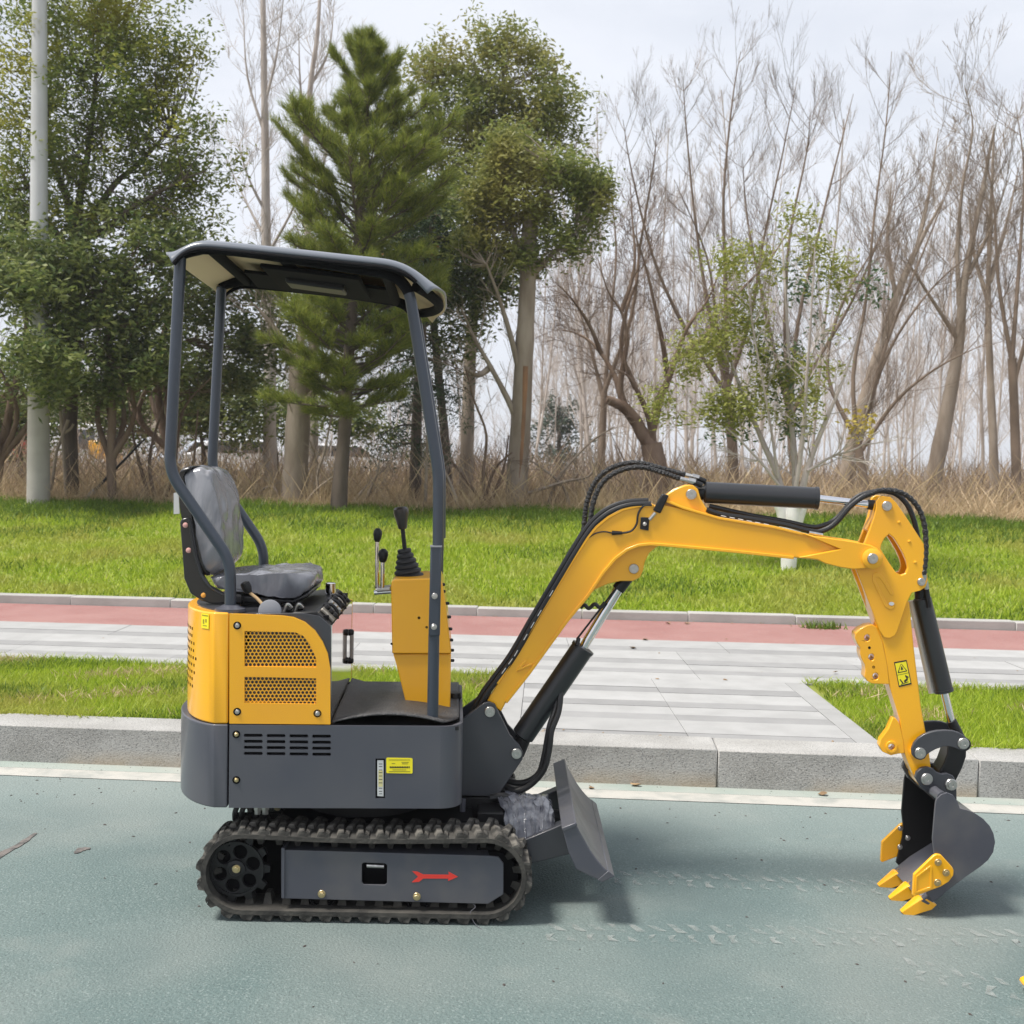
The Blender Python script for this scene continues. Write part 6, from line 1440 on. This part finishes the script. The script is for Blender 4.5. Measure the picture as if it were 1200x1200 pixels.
# --- small things on the road and the paving
def bit(name, px, py, z, m, label, cat, size=.03, seed=0, kind='leaf'):
    random.seed(seed); c = ground(px, py, z) if z > .05 else road(px, py, .004); mb = MB(); n = 7
    ring = [c + Vector((math.cos(2 * math.pi * i / n) * size * random.uniform(.5, 1.0), math.sin(2 * math.pi * i / n) * size * random.uniform(.4, .8), random.uniform(.002, size * .5))) for i in range(n)]
    top_ = c + Vector((0, 0, size * .4)); mb.add(ring + [top_, c + Vector((0, 0, .001))], [(i, (i + 1) % n, n) for i in range(n)] + [((i + 1) % n, i, n + 1) for i in range(n)])
    o = mb.build(name, m, smooth=30, recalc=False); return tag(o, label, cat)
LEAFB = mat('dry brown leaf', (.19, .12, .065), .8, col2=(.32, .22, .12), vs=20)
for i, (x, y, z, lab, s_) in enumerate(((756, 750, .19, 'brown dry leaf clump on the red path nearest the boom cylinder', .05), (783, 731, .19, 'brown dry leaf clump at the path kerb, middle of three', .05), (805, 731, .19, 'brown dry leaf clump at the path kerb, rightmost of three', .05), (742, 760, .19, 'curled tan leaf on the pale paving by the boom cylinder', .06), (693, 924, .01, 'orange dry leaf on the lane line beside the blade', .035), (964, 932, .01, 'brown dry leaf on the lane line before the bucket', .045), (745, 921, .01, 'long brown twig leaf on the lane line between blade and bucket', .05), (979, 788, .2, 'pale dry leaf in the right verge grass', .04), (850, 797, .19, 'dry leaf on the paving joint, right one', .035), (770, 796, .19, 'dry leaf on the paving joint, left one', .03))):
    bit('dry_leaf', x, y, z, LEAFB, lab, 'leaf', s_ * .68, i)
wc = ground(964, 736, .19); wt = np.stack([RNG.normal(wc.x, .10, 140), RNG.normal(wc.y, .035, 140)], 1)
o = blades('weed_tuft', wt, lambda x, y: np.full(len(x), .19), .03, .09, .007, .7, GRS2, None); tag(o, kind='stuff'); tag(o, 'dark green weed tuft at the path kerb left of the arm', 'weed')
# scuffed scars and crumbs on the road
SCAR = mat('bare scar in the coating', (.15, .135, .125), .95, col2=(.075, .072, .07), vs=30, vlo=.42, vhi=.6)
for pts, w_ in ((((-30, 1030), (0, 1002), (22, 990), (42, 976)), .015), (((88, 1000), (96, 995), (106, 994)), .018)):
    q = smooth_path([road(x, y, .003) for x, y in pts], 5); vs = []
    for i, p in enumerate(q):
        t = (q[min(i + 1, len(q) - 1)] - q[max(i - 1, 0)]).normalized(); n_ = Vector((-t.y, t.x, 0)); w2 = w_ * (.3 + math.sin(math.pi * (i + .4) / len(q))) * random.uniform(.7, 1.2)
        vs += [p + n_ * w2, p - n_ * w2]
    o = MB().add(vs, [(2 * i, 2 * i + 1, 2 * i + 3, 2 * i + 2) for i in range(len(q) - 1)]).build('road_scar', SCAR, smooth=0, recalc=False); tag(o, kind='structure')
cr_ = MB(); random.seed(5)
for i in range(420):
    x = random.uniform(-3.2, 4); y = random.choice((random.gauss(1.05, .22), random.gauss(1.36, .03), random.uniform(-1.6, 1.2)))
    if y > 1.4: y = 1.39
    s_ = random.uniform(.002, .0065); c = Vector((x, y, rz(y) + .001)); a = random.uniform(0, 3.1); X = Vector((math.cos(a), math.sin(a), 0)); Y_ = Vector((-math.sin(a), math.cos(a), 0))
    cr_.add([c + X * s_ * 1.8, c + Y_ * s_, c - X * s_ * 1.6, c - Y_ * s_ * .8, c + Vector((0, 0, s_ * .7))], [(0, 1, 4), (1, 2, 4), (2, 3, 4), (3, 0, 4)])
tag(cr_.build('crumbs', mat('dark crumbs', (.06, .05, .045), .9), smooth=0, recalc=False), kind='stuff')
cr_ = MB()
for i in range(160):
    x = random.uniform(-3.2, 4.5); y = random.choice((random.gauss(6.42, .03), random.gauss(1.72, .03), random.uniform(3.4, 6.4)))
    s_ = random.uniform(.003, .009); c = Vector((x, y, .193)); a = random.uniform(0, 3.1); X = Vector((math.cos(a), math.sin(a), 0)); Y_ = Vector((-math.sin(a), math.cos(a), 0))
    cr_.add([c + X * s_ * 1.8, c + Y_ * s_, c - X * s_ * 1.6, c - Y_ * s_ * .8, c + Vector((0, 0, s_ * .7))], [(0, 1, 4), (1, 2, 4), (2, 3, 4), (3, 0, 4)])
tag(cr_.build('crumbs', LEAFB, smooth=0, recalc=False), kind='stuff')
# dusty prints left by the tracks: thin flat dust, one sheet per track line
DUST = mat('pale dust', (.36, .385, .37), .95)
dn = DUST.node_tree; o_ = dn.nodes['Material Output']; b_ = dn.nodes['Principled BSDF']
tr_ = dn.nodes.new('ShaderNodeBsdfTransparent'); ms_ = dn.nodes.new('ShaderNodeMixShader'); tc_ = dn.nodes.new('ShaderNodeTexCoord'); nz_ = dn.nodes.new('ShaderNodeTexNoise'); nz_.inputs['Scale'].default_value = 22; nz_.inputs['Detail'].default_value = 5
mr_ = dn.nodes.new('ShaderNodeMapRange'); mr_.inputs['From Min'].default_value = .38; mr_.inputs['From Max'].default_value = .68; mr_.inputs['To Max'].default_value = .5
dn.links.new(tc_.outputs['Object'], nz_.inputs['Vector']); dn.links.new(nz_.outputs['Fac'], mr_.inputs['Value']); dn.links.new(mr_.outputs['Result'], ms_.inputs['Fac']); dn.links.new(tr_.outputs['BSDF'], ms_.inputs[1]); dn.links.new(b_.outputs['BSDF'], ms_.inputs[2]); dn.links.new(ms_.outputs['Shader'], o_.inputs['Surface'])
for A, B in (((640, 1092), (1260, 1100)), ((720, 1027), (1040, 1040)), ((1050, 1130), (1190, 1160))):
    a, b = road(*A, .003), road(*B, .003); d = (b - a).normalized(); n_ = Vector((-d.y, d.x, 0)); L_ = (b - a).length; mb = MB(); k = 0
    while k * .071 < L_:
        for s in (-1, 1):
            c = a + d * (k * .071 + (.036 if s > 0 else 0)) + n_ * (.045 * s); f = .04 * random.uniform(.6, 1.1)
            q = [c + n_ * f - d * .028 * s, c + n_ * f * .8 - d * .002, c - n_ * f + d * (.028 + .01) , c - n_ * f * .8 + d * .0]
            mb.add(q, [(0, 1, 2, 3)])
        k += 1
    o = mb.build('dust_prints', DUST, smooth=0, recalc=False); tag(o, kind='stuff')
# tooth of another bucket just inside the frame at the lower right
c = road(1198, 1163, 0.0)
ot = empty('bucket_tooth', c, 'yellow tip of another bucket tooth poking in at the lower right corner', 'bucket tooth')
X = Vector((1, .25, 0)).normalized(); Y_ = Vector((-.25, 1, 0)).normalized()
MB().add([Vector(v) for v in [(-.005, -.02, .03), (-.005, .02, .03), (.10, .03, .02), (.10, -.03, .02), (-.002, -.02, .04), (-.002, .02, .04), (.10, .03, .085), (.10, -.03, .085)]], [(0, 1, 2, 3), (4, 7, 6, 5), (0, 4, 5, 1), (1, 5, 6, 2), (2, 6, 7, 3), (3, 7, 4, 0)]).build('tip', YEL, ot, bevel=.003)
MB().box(Vector((.16, 0, .06)), (.06, .035, .05)).build('shank', YEL, ot, bevel=.004)
MB().box(Vector((.30, 0, .08)), (.08, .16, .08)).build('adapter_bar', GRY, ot, bevel=.01)

# thin spring haze between here and the far wood
HZ = bpy.data.materials.new('haze'); HZ.use_nodes = True; hn = HZ.node_tree; hn.nodes.clear()
vo = hn.nodes.new('ShaderNodeVolumePrincipled'); vo.inputs['Color'].default_value = (.93, .94, .97, 1); vo.inputs['Density'].default_value = .0009; vo.inputs['Anisotropy'].default_value = 0.1
ou = hn.nodes.new('ShaderNodeOutputMaterial'); hn.links.new(vo.outputs['Volume'], ou.inputs['Volume'])
tag(MB().box(Vector((0, 0, 8)), (950, 950, 9.5)).build('haze', HZ, smooth=0), kind='stuff')
